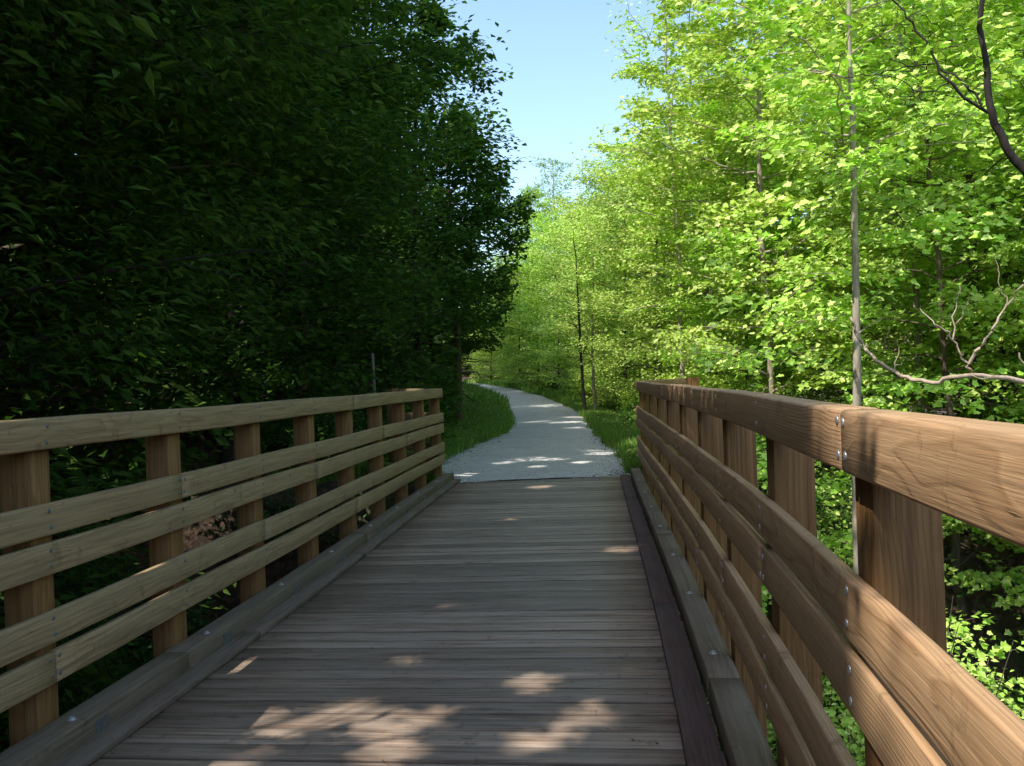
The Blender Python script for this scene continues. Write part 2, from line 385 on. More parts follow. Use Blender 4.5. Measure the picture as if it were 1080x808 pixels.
for sgn, off in ((-1, XL + .117 - BW / 2), (1, XR - .117 + BW / 2)):
    s = -2.9 if sgn < 0 else -3.3; seg = 3.66
    while s < SEND - .05:
        e = min(SEND + .02, s + seg); mb = MB(); n = max(2, int((e - s) / .2)); path = []; sd = []
        for k in range(n + 1):
            q = s + .004 + (e - s - .008) * k / n; path.append(tuple(ctr(q, off, BT - .07))); sd.append(tuple(side(q)))
        sweep(mb, path, sd, [(0, 0, 1)] * len(path), BW, .14, .008, seed=int(100 + s * 7 + sgn), wobble=.0012)
        kb = child(mb.build('kerb_beam', M['kerb']), bridge); kb.name = 'kerb_beam'
        q = s + .35
        while q < e:
            b = MB(); bolt_head(b, ctr(q, off - sgn * .01, BT), (0, 0, 1), .012, washer=True)
            bo = b.build('bolt', M['bolt'], smooth=False); bo.parent = kb
            if q > .5 and sgn < 0 and q < 12.7:
                b = MB(); f = ctr(q + .12, off + BW / 2 + .003, .058)
                path = [tuple(f + UPV * -.02), tuple(f + UPV * .04)]
                sweep(b, path, [tuple(along(q))] * 2, [tuple(side(q))] * 2, .09, .006, .001)
                bo = b.build('bracket', M['steel'], smooth=False); bo.parent = kb
            q += SP
        s = e
# girders beneath the deck
for off in (-2.1, -1.05, .05):
    mb = MB(); path = [tuple(ctr(q, off, -.20)) for q in np.arange(S_START, SEND, .5)]; sd = [tuple(side(q)) for q in np.arange(S_START, SEND, .5)]
    sweep(mb, path, sd, [(0, 0, 1)] * len(path), .15, .32, .01, seed=9)
    child(mb.build('girder', M['edge']), bridge)
for q in (S_START + .1, SEND - .15):
    mb = MB(); sweep(mb, [tuple(ctr(q, -2.7, -.9)), tuple(ctr(q, .7, -.9))], [tuple(along(q))] * 2, [(0, 0, 1)] * 2, .3, 1.05, .01, seed=8)
    child(mb.build('abutment', M['edge']), bridge)

# ------------------------------------------------------------------ railings (two things)
T = [1.448, 1.077, .909, .614, .438]                       # tops of the rails
TOPW = .089
def railing(name, label, sgn, XF, s0, imin, imax, rmat, pmat, joints, seed, taper=0.0):
    root = empty(name, ctr(s0 + 3 * SP, XF, 0)); tag(root, label, 'railing', 'railings along both sides of the bridge')
    rr = random.Random(seed)
    posts = [s0 + i * SP - .07 for i in range(imin, imax + 1)]
    pt = {}
    for i, ps in zip(range(imin, imax + 1), posts):
        mb = MB(); off = XF + sgn * (.038 + .071)
        zt = T[0] - .012
        # notch: the post is set back behind the thick top rail
        lean = rr.uniform(-.004, .004)
        p0 = ctr(ps, off, -.55); p1 = ctr(ps + lean, off + rr.uniform(-.003, .003), zt - .13)
        path = [tuple(p0.lerp(p1, k / 6)) for k in range(7)]
        sweep(mb, path, [tuple(side(ps))] * 7, [tuple(along(ps))] * 7, .139, .139, .005, seed=rr.randint(0, 9999), wobble=.0006)
        # tenon piece up behind the rail
        c = ctr(ps, XF + sgn * (TOPW + .027), zt - .065)
        sweep(mb, [tuple(c + UPV * -.066), tuple(c + UPV * .06)], [tuple(side(ps))] * 2, [tuple(along(ps))] * 2, .052, .137, .004, seed=rr.randint(0, 9999))
        pt[i] = child(mb.build('post', pmat), root)
    for j, top in enumerate(T):
        th = TOPW if j == 0 else .038
        cuts = [i for i in joints[j] if imin < i < imax]
        ends = [imin] + cuts + [imax]
        for a, b in zip(ends[:-1], ends[1:]):
            sa = s0 + a * SP - .07 + .0015; sb = s0 + b * SP - .07 - .0015
            if b == imax: sb = SEND - .02 if sgn < 0 else SEND + .08
            if a == imin: sa -= .3
            mb = MB(); n = max(2, int((sb - sa) / .15)); path = []; sd = []; ups = []
            dz = rr.uniform(-.004, .004)
            for k in range(n + 1):
                q = sa + (sb - sa) * k / n
                # boards run nearly straight from post to post: small scallop of the offset
                fr = ((q - (s0 - .07)) / SP) % 1.0; scal = -.0 + .006 * math.sin(math.pi * fr) * (1 if rr else 1)
                bow = .003 * math.sin(q * 2.1 + j)
                path.append(tuple(ctr(q, XF + sgn * (th / 2), top - .07 + dz * math.cos(q) + bow))); sd.append(tuple(side(q))); ups.append((0, 0, 1))
            sweep(mb, path, sd, ups, th, .139, .007 if j else .011, seed=rr.randint(0, 9999), wobble=.0007)
            rl = child(mb.build('top_rail' if j == 0 else 'rail', rmat), root)
            for i in range(max(a, 0), min(b, 8) + (1 if b == imax else 0)):
                ps = s0 + i * SP - .07
                if i in cuts or True:
                    jo = (i in cuts)
                if not (sa <= ps + .03 and ps - .03 <= sb + .02): continue
                dx = [.028] if i == a else [0.0]
                if i > 7: continue
                for zz in (.036, .108):
                    for d in dx:
                        bm_ = MB(); dd = d + rr.uniform(-.006, .006)
                        bolt_head(bm_, ctr(ps + dd, XF - sgn * .0004, top - .139 + zz + rr.uniform(-.004, .004)), -side(ps) * sgn, .0105, .0038)
                        bo = bm_.build('bolt', M['bolt'] if sgn > 0 else M['steel']); bo.parent = rl; bo.matrix_parent_inverse = Matrix.Identity(4)
                        # rail mesh and bolt mesh are both in world coordinates
                        bo.location = (0, 0, 0)
            for i in cuts:
                if i == b and i <= 7:
                    ps = s0 + i * SP - .07
                    for zz in (.036, .108):
                        bm_ = MB(); bolt_head(bm_, ctr(ps - .03 + rr.uniform(-.005, .005), XF - sgn * .0004, top - .139 + zz), -side(ps) * sgn, .0105, .0038)
                        bo = bm_.build('bolt', M['bolt'] if sgn > 0 else M['steel']); bo.parent = rl
    # flared wing of short rails at the far end
    e = ctr(SEND + (.0 if sgn < 0 else .1), XF + sgn * .02, 0)
    ang = head(SEND) + sgn * R(58)
    dv = Vector((math.sin(ang), math.cos(ang), 0)); sv = Vector((math.cos(ang), -math.sin(ang), 0))
    for j, top in enumerate(T):
        mb = MB(); p0 = e + dv * .02; p1 = e + dv * 1.15
        sweep(mb, [tuple(p0.lerp(p1, k / 4) + UPV * (top - .07 + (.0 if j else .02 * k / 4))) for k in range(5)], [tuple(sv)] * 5, [(0, 0, 1)] * 5, .038, .139, .006, seed=rr.randint(0, 9999))
        child(mb.build('wing_rail', rmat), root)
    mb = MB(); c = e + dv * 1.0 + sv * (sgn * .095)
    sweep(mb, [tuple(c + UPV * -.4), tuple(c + UPV * 1.47)], [tuple(sv)] * 2, [tuple(dv)] * 2, .139, .139, .005, seed=77)
    child(mb.build('post', pmat), root)
    return root
J_L = [[-1, 4], [1, 5], [3, 6], [2, 7], [0, 4]]
J_R = [[0, 5], [-1, 4, 8], [1, 6], [2, 7], [3, 8]]
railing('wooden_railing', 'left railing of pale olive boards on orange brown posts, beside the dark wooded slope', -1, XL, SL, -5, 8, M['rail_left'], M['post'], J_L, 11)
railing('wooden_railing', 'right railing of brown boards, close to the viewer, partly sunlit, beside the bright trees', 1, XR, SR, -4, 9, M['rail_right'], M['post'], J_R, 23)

# ------------------------------------------------------------------ terrain
TL = [(-1.1, 13.2, 0), (-1.45, 14.2, 0), (-1.5, 15.5, 0), (-1.4, 17.2, 0), (-.95, 20.8, 0), (-.25, 25, 0), (-.05, 29, 0), (-.08, 33.7, .03), (-.25, 40, .2), (-.5, 46, .39), (-1.2, 54, .66), (-2.4, 62, .9), (-4.7, 80, 1.27), (-9, 105, 1.7)]
TR = [(1.70, 13.2, 0), (1.88, 14.2, 0), (2.12, 15.5, 0), (2.16, 18.2, 0), (2.2, 21, 0), (2.38, 25.3, 0), (2.7, 31, 0), (2.8, 36.7, .1), (2.5, 42, .24), (1.9, 49, .43), (.8, 57, .62), (-.3, 65, .8), (-3.4, 84, 1.29), (-7.5, 109, 1.7)]
def interp(tab, y, k):
    ys = [p[1] for p in tab]; return np.interp(y, ys, [p[k] for p in tab])
bs_ = np.arange(-7.5, 13.2, .5); bc = np.array([tuple(ctr(q, -1.04)) for q in bs_])
def tl_x(y): return np.where(y < 13.2, np.interp(y, bc[:, 1], bc[:, 0]) - 1.5, interp(TL, y, 0))
def tr_x(y): return np.where(y < 13.2, np.interp(y, bc[:, 1], bc[:, 0]) + 1.5, interp(TR, y, 0))
def tz(y): return interp(TL, y, 2)
def sstep(a, b, x): t = np.clip((x - a) / (b - a), 0, 1); return t * t * (3 - 2 * t)
def vnoise(x, y, sc, seed=0):
    x = np.asarray(x, float) / sc + seed * 17.3; y = np.asarray(y, float) / sc + seed * 9.1
    return (np.sin(x * 1.7 + 1.3 * np.sin(y * 1.1)) + np.sin(y * 1.9 + 1.7 * np.sin(x * .9 + 2)) + .5 * np.sin(x * 3.9 + y * 2.7)) / 2.5
def height(x, y):
    x = np.asarray(x, float); y = np.asarray(y, float)
    a = tl_x(y) - x; b = x - tr_x(y); base = tz(y)
    rav = sstep(-6.5, -2.5, y) * (1 - sstep(10.6, 13.0, y))
    left = .18 * sstep(.1, 1.2, a) + np.maximum(0, a - 2.2) * .62 - np.maximum(0, a - 26) * .5
    left = np.where(a > 0, left, 0)
    right = -.16 * np.maximum(0, b - .5) ; right = np.maximum(right, -1.7)
    right = np.where(b > 0, right, 0) + np.maximum(0, b - 30) * .35 * sstep(30, 60, b)
    z = base + left + right - 3.0 * rav * np.exp(-(np.maximum(0, a) / 9.0) ** 2) * np.where(b > 4, np.exp(-((np.maximum(b, 4) - 4) / 14) ** 2), 1)
    rough = sstep(.3, 2, np.maximum(a, b)) + rav
    z = z + rough * (.10 * vnoise(x, y, 1.1, 1) + .22 * vnoise(x, y, 3.7, 2))
    far = sstep(105, 190, y) * 10 * np.minimum(1, 1 + 0 * x)
    z = z + far
    return z
def grid_axis(fine0, fine1, step, lo, hi):
    a = list(np.arange(fine0, fine1, step)); st = step
    v = fine0
    pre = []
    while v > lo: st *= 1.16; v -= st; pre.append(v)
    st = step; v = a[-1]; post = []
    while v < hi: st *= 1.16; v += st; post.append(v)
    return np.array(pre[::-1] + a + post)
gx = grid_axis(-8, 10, .22, -500, 500); gy = grid_axis(-3, 34, .22, -300, 900)
GX, GY = np.meshgrid(gx, gy)
GZ = height(GX, GY)
# keep the ground just beneath the gravel
ina = (GX > tl_x(GY) - .02) & (GX < tr_x(GY) + .02) & (GY > 13.0)
GZ = np.where(ina, tz(GY) - .06, GZ)
nx, ny = len(gx), len(gy)
ii = np.arange(ny - 1)[:, None]; jj = np.arange(nx - 1)[None]
GF = np.stack([ii * nx + jj, ii * nx + jj + 1, (ii + 1) * nx + jj + 1, (ii + 1) * nx + jj], -1).reshape(-1, 4)
m, nt = mat_new('forest_floor')
out = N(nt, 'ShaderNodeOutputMaterial'); bs = N(nt, 'ShaderNodeBsdfPrincipled', i_Roughness=.95); L(nt, bs.outputs[0], out.inputs[0])
tc = N(nt, 'ShaderNodeTexCoord')
n1 = N(nt, 'ShaderNodeTexNoise', i_Scale=14.0, i_Detail=6.0, i_Roughness=.7); L(nt, tc.outputs['Object'], n1.inputs['Vector'])
n2 = N(nt, 'ShaderNodeTexNoise', i_Scale=.8, i_Detail=4.0); L(nt, tc.outputs['Object'], n2.inputs['Vector'])
v1 = N(nt, 'ShaderNodeTexVoronoi', i_Scale=16.0); L(nt, tc.outputs['Object'], v1.inputs['Vector'])
lit = ramp(nt, v1.outputs['Color'], [(.2, (.03, .018, .012)), (.5, (.07, .04, .026)), (.93, (.20, .12, .08))]).outputs[0]
soil = ramp(nt, n1.outputs[0], [(.35, (.035, .022, .014)), (.65, (.10, .065, .04))]).outputs[0]
c = mix(nt, .6, soil, lit)
c = mix(nt, math_n(nt, 'MULTIPLY', ramp(nt, n2.outputs[0], [(.5, 0.0), (.62, 1.0)]).outputs[0], .5), c, (.035, .07, .018))
L(nt, c, bs.inputs['Base Color'])
b = N(nt, 'ShaderNodeBump', i_Strength=1.0, i_Distance=.03); L(nt, n1.outputs[0], b.inputs['Height']); L(nt, b.outputs[0], bs.inputs['Normal'])
g = link('ground', np_mesh('ground', np.stack([GX, GY, GZ], -1).reshape(-1, 3), GF), m); tag(g, 'brown leaf littered forest floor rising to the left of the bridge', None, None, 'structure')

# gravel trail
m, nt = mat_new('crushed_limestone')
out = N(nt, 'ShaderNodeOutputMaterial'); bs = N(nt, 'ShaderNodeBsdfPrincipled', i_Roughness=.95); L(nt, bs.outputs[0], out.inputs[0])
tc = N(nt, 'ShaderNodeTexCoord')
n1 = N(nt, 'ShaderNodeTexNoise', i_Scale=38.0, i_Detail=6.0, i_Roughness=.8); L(nt, tc.outputs['Object'], n1.inputs['Vector'])
n2 = N(nt, 'ShaderNodeTexNoise', i_Scale=.9, i_Detail=5.0, i_Roughness=.6); L(nt, tc.outputs['Object'], n2.inputs['Vector'])
v1 = N(nt, 'ShaderNodeTexVoronoi', i_Scale=45.0); L(nt, tc.outputs['Object'], v1.inputs['Vector'])
c = ramp(nt, n1.outputs[0], [(.3, (.48, .455, .425)), (.5, (.82, .78, .73)), (.72, (.95, .91, .86))]).outputs[0]
c = mix(nt, .5, c, ramp(nt, v1.outputs['Color'], [(.1, (.42, .42, .42)), (.9, (.82, .81, .80))]).outputs[0])
c = mix(nt, math_n(nt, 'MULTIPLY', ramp(nt, n2.outputs[0], [(.45, 0.0), (.7, 1.0)]).outputs[0], .35), c, (.42, .41, .37))
n3 = N(nt, 'ShaderNodeTexNoise', i_Scale=11.0, i_Detail=5.0, i_Roughness=.75); L(nt, tc.outputs['Object'], n3.inputs['Vector'])
at = N(nt, 'ShaderNodeAttribute', attribute_name='wc'); sp = N(nt, 'ShaderNodeSeparateXYZ'); L(nt, at.outputs['Vector'], sp.inputs[0])
v2 = N(nt, 'ShaderNodeTexVoronoi', i_Scale=17.0); L(nt, tc.outputs['Object'], v2.inputs['Vector'])
c = mix(nt, ramp(nt, v2.outputs['Distance'], [(.12, .75), (.26, 0.0)]).outputs[0], c, (.17, .16, .15))
n4 = N(nt, 'ShaderNodeTexNoise', i_Scale=5.0, i_Detail=6.0, i_Roughness=.75); L(nt, tc.outputs['Object'], n4.inputs['Vector'])
c = mix(nt, math_n(nt, 'MULTIPLY', ramp(nt, n4.outputs[0], [(.5, 0.0), (.66, 1.0)]).outputs[0], .45), c, (.33, .31, .28))
edge = math_n(nt, 'ADD', sp.outputs[0], math_n(nt, 'MULTIPLY', math_n(nt, 'SUBTRACT', n3.outputs[0], .5), 1.5))
c = mix(nt, ramp(nt, edge, [(.62, 0.0), (.98, 1.0)]).outputs[0], c, (.055, .045, .03))
L(nt, c, bs.inputs['Base Color'])
b = N(nt, 'ShaderNodeBump', i_Strength=.9, i_Distance=.012); L(nt, n1.outputs[0], b.inputs['Height']); L(nt, b.outputs[0], bs.inputs['Normal'])
ys = np.concatenate([np.arange(13.10, 20, .12), np.arange(20, 50, .5), np.arange(50, 104, 1.0)])
nn = 13; V = []; Wc = []
for y in ys:
    a0, a1 = float(tl_x(max(y, 13.2))), float(tr_x(max(y, 13.2)))
    a0 += .06 * math.sin(y * 5.1) + .05 * math.sin(y * 2.3 + 1) - .12; a1 += .05 * math.sin(y * 4.3 + 2) + .05 * math.sin(y * 1.9) + .12
    for k in range(nn):
        t = k / (nn - 1); crown = .03 * (1 - (2 * t - 1) ** 2)
        V.append((a0 + (a1 - a0) * t, y, float(tz(y)) - .012 + crown + .004 * math.sin(y * 9 + k * 2.1) + (.004 if y > 13.2 else 0))); 
        dd = abs(2 * t - 1) if y > 14.5 else max(abs(2 * t - 1), 0)
        Wc.append((dd ** 3 * 1.0, 0, 0))
n = len(ys); i = np.arange(n - 1)[:, None]; j = np.arange(nn - 1)[None]
Fq = np.stack([i * nn + j, i * nn + j + 1, (i + 1) * nn + j + 1, (i + 1) * nn + j], -1).reshape(-1, 4)
t_ = link('trail', np_mesh('trail', np.array(V), Fq, True, np.array(Wc)), m); tag(t_, 'pale crushed stone trail curving left between the trees', None, None, 'structure')

# ------------------------------------------------------------------ leaves
def tmpl_ovate(fold=.12):
    v = np.array([(0, 0, 0), (.28, .35, fold), (.22, .72, fold * .8), (0, 1, -.05), (-.22, .72, fold * .8), (-.28, .35, fold)])
    v[:, 1] -= .0; return v, [np.array([(0, 1, 2, 3)]), np.array([(0, 3, 4, 5)])]
def tmpl_maple(fold=.10):
    h = [(.10, -.06), (.42, .02), (.34, .22), (.58, .44), (.30, .55), (.22, .72)]
    r = [(x, y, fold * x * 2) for x, y in h]; l = [(-x, y, fold * x * 2) for x, y in h[::-1]]
    v = np.array([(0, 0, 0)] + r + [(0, 1, -.08)] + l)
    return v, [np.array([(0, 1, 2, 3, 4, 5, 6, 7)]), np.array([(0, 7, 8, 9, 10, 11, 12, 13)])]
def tmpl_simple():
    v = np.array([(0, 0, 0), (.32, .45, .08), (0, 1, -.04), (-.32, .45, .08)]); return v, [np.array([(0, 1, 2, 3)])]
def tmpl_long():
    v = np.array([(0, 0, 0), (.17, .4, .05), (0, 1, -.16), (-.17, .4, .05)]); return v, [np.array([(0, 1, 2, 3)])]
TMPL = {'ovate': tmpl_ovate(), 'maple': tmpl_maple(), 'simple': tmpl_simple(), 'long': tmpl_long()}
def leaves_mesh(name, pos, out, size, kind, rg, tilt=.45, droop=.15):
    """pos Nx3, out Nx3 growth directions, size N"""
    n = len(pos); tv, tf = TMPL[kind]; k = len(tv)
    az = np.arctan2(out[:, 1], out[:, 0]) + rg.normal(0, .9, n)
    Y = np.stack([np.cos(az), np.sin(az), rg.normal(-droop, .35, n)], 1); Y /= np.linalg.norm(Y, axis=1)[:, None]
    Zr = np.stack([rg.normal(-.42, tilt, n), rg.normal(-.34, tilt, n), np.ones(n)], 1)
    X = np.cross(Y, Zr); X /= np.linalg.norm(X, axis=1)[:, None]; Z = np.cross(X, Y)
    Bm = np.stack([X, Y, Z], 1)                                     # n,3(axis),3
    V = np.einsum('kj,njd->nkd', tv, Bm) * size[:, None, None] + pos[:, None]
    F = [(f[None] + (np.arange(n) * k)[:, None, None]).reshape(-1, f.shape[1]) for f in tf]
    return np_mesh(name, V.reshape(-1, 3), F, False)

def make_tree(seed, H, base, rad, nl, leaf, lsize, per, r0=.09, up=.45, droop=.1, profile='round', twigs=7, wob=.25, leafless=0.0, sgn=None, spread=.22, flat=.45, top_leaf=True, nseg=8):
    """returns trunk mesh data (TB), leaf arrays. Local coordinates, base at 0"""
    rg = np.random.default_rng(seed)
    nP = 14; t = np.linspace(0, 1, nP)
    wx = np.cumsum(rg.normal(0, wob / nP * 1.6, nP)); wy = np.cumsum(rg.normal(0, wob / nP * 1.6, nP))
    wx -= wx[0]; wy -= wy[0]
    trunk = np.stack([wx * H / 6, wy * H / 6, -.4 + t * (H + .4)], 1)
    tb = TB(); rads = r0 * (1 - t) ** .8 + .006; rads[0] *= 1.5; rads[1] *= 1.12
    tb.tube(trunk, rads, nseg)
    P = []; O = []
    for i in range(nl):
        f = base + (1 - base) * ((i + rg.uniform(0, 1)) / nl) ** .95
        f = min(f, .97)
        g = (f - base) / (1 - base)
        if profile == 'round': ln = rad * (math.sin(math.pi * (.18 + .78 * g)) ** .8)
        elif profile == 'cone': ln = rad * (1.05 - g) ** .8
        else: ln = rad * (.55 + .45 * math.sin(math.pi * g))
        ln *= rg.uniform(.65, 1.15)
        az = i * 2.399 + rg.normal(0, .35)
        if sgn is not None and rg.random() < .5: az = sgn + rg.normal(0, .6)
        p0 = np.array([np.interp(f, t, trunk[:, k]) for k in range(3)])
        upa = up * (.5 + g) + rg.normal(0, .12)
        d = np.array([math.cos(az), math.sin(az), upa]); d /= np.linalg.norm(d)
        m = 6; pts = [p0]
        for q in range(m):
            d2 = d + rg.normal(0, .13, 3) + np.array([0, 0, -droop * q * .35]); d2 /= np.linalg.norm(d2); pts.append(pts[-1] + d2 * ln / m)
        pts = np.array(pts); rb = np.interp(f, t, rads) * .42
        tb.tube(pts, np.linspace(rb, .005, m + 1), 5)
        nt_ = max(3, int(twigs * ln / rad + .5))
        for q in range(nt_):
            u = .22 + .78 * (q + rg.uniform(0, 1)) / nt_; u = min(u, 1)
            pp = np.array([np.interp(u * m, np.arange(m + 1), pts[:, k]) for k in range(3)])
            dd = pts[min(int(u * m) + 1, m)] - pts[min(int(u * m), m - 1)]; dd /= np.linalg.norm(dd) + 1e-9
            sidev = np.array([-dd[1], dd[0], 0]) * (1 if q % 2 else -1)
            tl = ln * rg.uniform(.22, .42) * (1.15 - .5 * u) + .15
            td = dd * .7 + sidev * rg.uniform(.5, 1.1) + np.array([0, 0, rg.normal(.02, .18)]); td /= np.linalg.norm(td)
            tp = [pp]
            for w in range(3):
                td = td + rg.normal(0, .12, 3) + np.array([0, 0, -droop * .5]); td /= np.linalg.norm(td); tp.append(tp[-1] + td * tl / 3)
            tp = np.array(tp); tb.tube(tp, [.007, .005, .004, .002], 3)
            if rg.random() < leafless: continue
            k = int(per * rg.uniform(.5, 1.4))
            uu = rg.uniform(.1, 1.15, k)
            base_ = tp[0] + (tp[3] - tp[0]) * uu[:, None]
            jit = np.clip(rg.normal(0, 1, (k, 3)), -1.6, 1.6) * np.array([spread, spread, spread * flat]) * (tl * .9 + .25)
            P.append(base_ + jit); O.append(np.tile(td, (k, 1)) + jit * 2)
    P = np.concatenate(P); O = np.concatenate(O)
    sz = lsize * rg.uniform(.55, 1.25, len(P))
    return tb, P, O, sz, rg

# gaps of the canopy that let the sun reach the bridge (world points on the bridge with a radius)
SPOTS = [((-.85, 4.05, 0), .20), ((-1.25, 3.98, 0), .15), ((-.62, 3.80, 0), .15), ((-.60, 3.55, 0), .15), ((.05, 4.35, 0), .13), ((.27, 3.88, 0), .14),
         ((.02, 3.62, 0), .12), ((-.45, 3.95, 0), .12), ((-1.05, 3.85, 0), .12), ((-.64, 4.75, 0), .08), ((-.50, 5.9, 0), .07), ((-1.2, 3.55, 0), .12),
         ((.62, 1.05, 1.36), .22), ((.66, 1.35, 1.25), .14), ((.75, 1.5, 1.4), .13), ((.62, 1.2, .95), .24), ((.70, 1.45, .75), .16), ((.6, .9, .6), .2), ((.62, 1.0, 1.1), .2), ((.72, 1.75, .85), .09), ((.66, 1.25, .45), .12),
         ((.95, 2.05, 1.15), .14), ((.9, 1.9, 1.45), .12), ((.66, .7, 1.2), .3), ((.66, .6, .8), .3), ((.85, 1.7, 1.44), .1), ((.9, .75, 1.44), .2), ((-2.1, 3.0, .7), .0),
         ((-1.9, 4.6, .5), .11), ((-1.9, 4.62, .75), .05), ((.9, 7.6, 0), .1), ((-.1, 9.5, 0), .08), ((.35, 12.2, 0), .16), ((-.8, 14.1, 0), .2), ((.4, 14.9, 0), .14), ((1.2, 15.4, 0), .15), ((-.2, 15.8, 0), .2),
         ((1.0, 20.5, 0), .2), ((1.9, 26, 0), .45), ((1.8, 29.5, 0), .55), ((.9, 30.5, 0), .5), ((2.1, 33, 0), .4), ((1.2, 36, 0), .9), ((2, 38, .1), .6), ((1, 41, .2), 1.1), ((.8, 46, .4), 1.4), ((-.3, 19, 0), .15)]
Sv = np.array(S)
_r = np.random.default_rng(17)
for _k in range(75):
    _y = _r.uniform(5, 15); _x = -_r.uniform(.26, .62) * _y - .8; _z = _r.uniform(-.3, .38) * _y + 1.0
    _rad = float(_r.uniform(.12, .34)); _g = np.array((_x, _y, max(_z, -.6))) - Sv * (max(_z, -.6) / Sv[2])
    if _z < 1.0: continue
    if _z > 0 and abs(_g[0] - float(ctr(float(np.clip(_g[1], 0, 13)), -1.04).x)) < 2.0 and _g[1] < 15: continue
    SPOTS.append(((_x, _y, max(_z, -.6)), _rad))
for _k in range(34):
    _y = _r.uniform(14, 30); _x = -_r.uniform(.02, .2) * _y; _z = _r.uniform(.18, .44) * _y + 1.2
    SPOTS.append(((_x, _y, _z), float(_r.uniform(.15, .5))))
for _k in range(14):
    _y = _r.uniform(14, 34); SPOTS.append(((2.9 + _r.uniform(-.3, .9), _y, .1), float(_r.uniform(.12, .45))))
_u = np.array(S.orthogonal().normalized()); _v = np.cross(Sv, _u)
def prune(P, mg=0.0):
    keep = np.ones(len(P), bool)
    pu, pv, pa = P @ _u, P @ _v, P @ Sv
    lump = np.sin(P[:, 0] * 19.1 + P[:, 2] * 13.3)
    u0, u1, v0, v1 = pu.min(), pu.max(), pv.min(), pv.max()
    for c, r in SPOTS:
        if c[2] == 0 and c[1] < 6: r = r * .62
        c = np.array(c); cu, cv, ca = c @ _u, c @ _v, c @ Sv; R_ = r * 1.7 + .2
        if cu < u0 - R_ or cu > u1 + R_ or cv < v0 - R_ or cv > v1 + R_: continue
        d2 = (pu - cu) ** 2 + (pv - cv) ** 2
        q = np.nonzero((d2 < R_ * R_) & (pa > ca))[0]
        if len(q) == 0: continue
        lim = r * 1.15 + .085 + mg + np.sin(19.1 * P[q, 0] + P[q, 2] * 13.3 + c[0] * 5) * .38 * (r + .04)
        keep[q[np.sqrt(d2[q]) < lim]] = False
    return keep

def put_tree(name, label, cat, loc, spec, lmat, bmat, group=None, rz=0, unique_prune=False, scale=1.0):
    tb, P, O, sz, rg = spec
    root = empty(name, loc, rz, scale); tag(root, label, cat, group)
    if not unique_prune and loc[1] < 16:       # boughs do not grow through the right railing
        c_, s_ = math.cos(rz), math.sin(rz); Wp = P * scale
        Wp = np.stack([Wp[:, 0] * c_ - Wp[:, 1] * s_, Wp[:, 0] * s_ + Wp[:, 1] * c_, Wp[:, 2]], 1) + np.array(loc)
        k = ~((Wp[:, 0] < np.interp(Wp[:, 1], bc[:, 1], bc[:, 0]) + 2.1) & (Wp[:, 2] < 3.0)); k &= ~((Wp[:, 1] < 8.7) & (Wp[:, 2] < 3.1)); P, O, sz = P[k], O[k], sz[k]
        if rz == 0 and loc[1] < 13:
            t2_ = TB()
            for q in range(len(tb.V)):
                v = tb.V[q] * scale + np.array(loc)
                if q and ((v[:, 2] < 3.3) & (v[:, 1] < 9.6)).any(): continue
                t2_.V.append(tb.V[q]); t2_.F.append(tb.F[q] - tb.F[q].min() + t2_.n); t2_.n += len(v)
            tb = t2_
    if unique_prune:
        c_, s_ = math.cos(rz), math.sin(rz)
        Wp = P * scale; Wp = np.stack([Wp[:, 0] * c_ - Wp[:, 1] * s_, Wp[:, 0] * s_ + Wp[:, 1] * c_, Wp[:, 2]], 1) + np.array(loc)
        k = prune(Wp); 
        # nothing hangs right in front of the eye
        k &= ~((np.linalg.norm(Wp - np.array([0, 0, EYE]), axis=1) < 2.6))
        q = Wp[:, 1]; cx = np.interp(q, bc[:, 1], bc[:, 0])
        k &= ~((q > 14) & (q < 80) & (Wp[:, 0] > -.0565 * q - .15) & (Wp[:, 2] < 2.7))
        k &= ~((q > 14) & (Wp[:, 0] > tl_x(q) - .45 + np.maximum(0, Wp[:, 2] - 2.5) * .35) & (Wp[:, 2] < 7))
        k &= ~((np.abs(Wp[:, 0] - cx) < 1.85) & (q < 14.5) & (Wp[:, 2] < 2.6))
        P, O, sz = P[k], O[k], sz[k]
    if unique_prune:      # no limb (but the stem itself) crosses the gaps
        AV = np.concatenate(tb.V) * scale; AV = np.stack([AV[:, 0] * c_ - AV[:, 1] * s_, AV[:, 0] * s_ + AV[:, 1] * c_, AV[:, 2]], 1) + np.array(loc)
        mid_ = AV.copy(); mid_[:-4] = (AV[:-4] + AV[4:]) / 2
        bad = ~prune(AV, -.05) | ((AV[:, 1] > 13.5) & (AV[:, 0] > tl_x(AV[:, 1]) - .3 + np.maximum(0, AV[:, 2] - 2.5) * .35) & (AV[:, 2] < 7))
        st_ = np.concatenate([[0], np.cumsum([len(v) for v in tb.V])[:-1]]); bt = np.add.reduceat(bad.astype(int), st_) > 0
        keep = [0] + [q for q in range(1, len(tb.V)) if not bt[q]]
        t2_ = TB()
        for q in keep:
            V_ = tb.V[q]; F_ = tb.F[q] - tb.F[q].min(); t2_.V.append(V_); t2_.F.append(F_ + t2_.n); t2_.n += len(V_)
        tb = t2_
    link('trunk', tb.mesh('trunk'), bmat, root)
    link('crown', leaves_mesh('crown', P, O, sz, spec_kind[id(spec)] if id(spec) in spec_kind else 'ovate', rg), lmat, root)
    return root
spec_kind = {}
KEEP = []
def spec(kind, *a, **k):
    s = make_tree(*a, **k); KEEP.append(s); spec_kind[id(s)] = kind; return s
def copy_tree(o, loc, rz, sc, label=None, group=None):
    c = o.copy(); COL.objects.link(c); c.location = loc; c.rotation_euler = (0, 0, rz); c.scale = (sc[0], sc[0], sc[1]) if isinstance(sc, tuple) else (sc,) * 3
    if label: c['label'] = label
    if group: c['group'] = group
    for ch in list(o.children):
        d = ch.copy(); COL.objects.link(d); d.parent = c
    return c
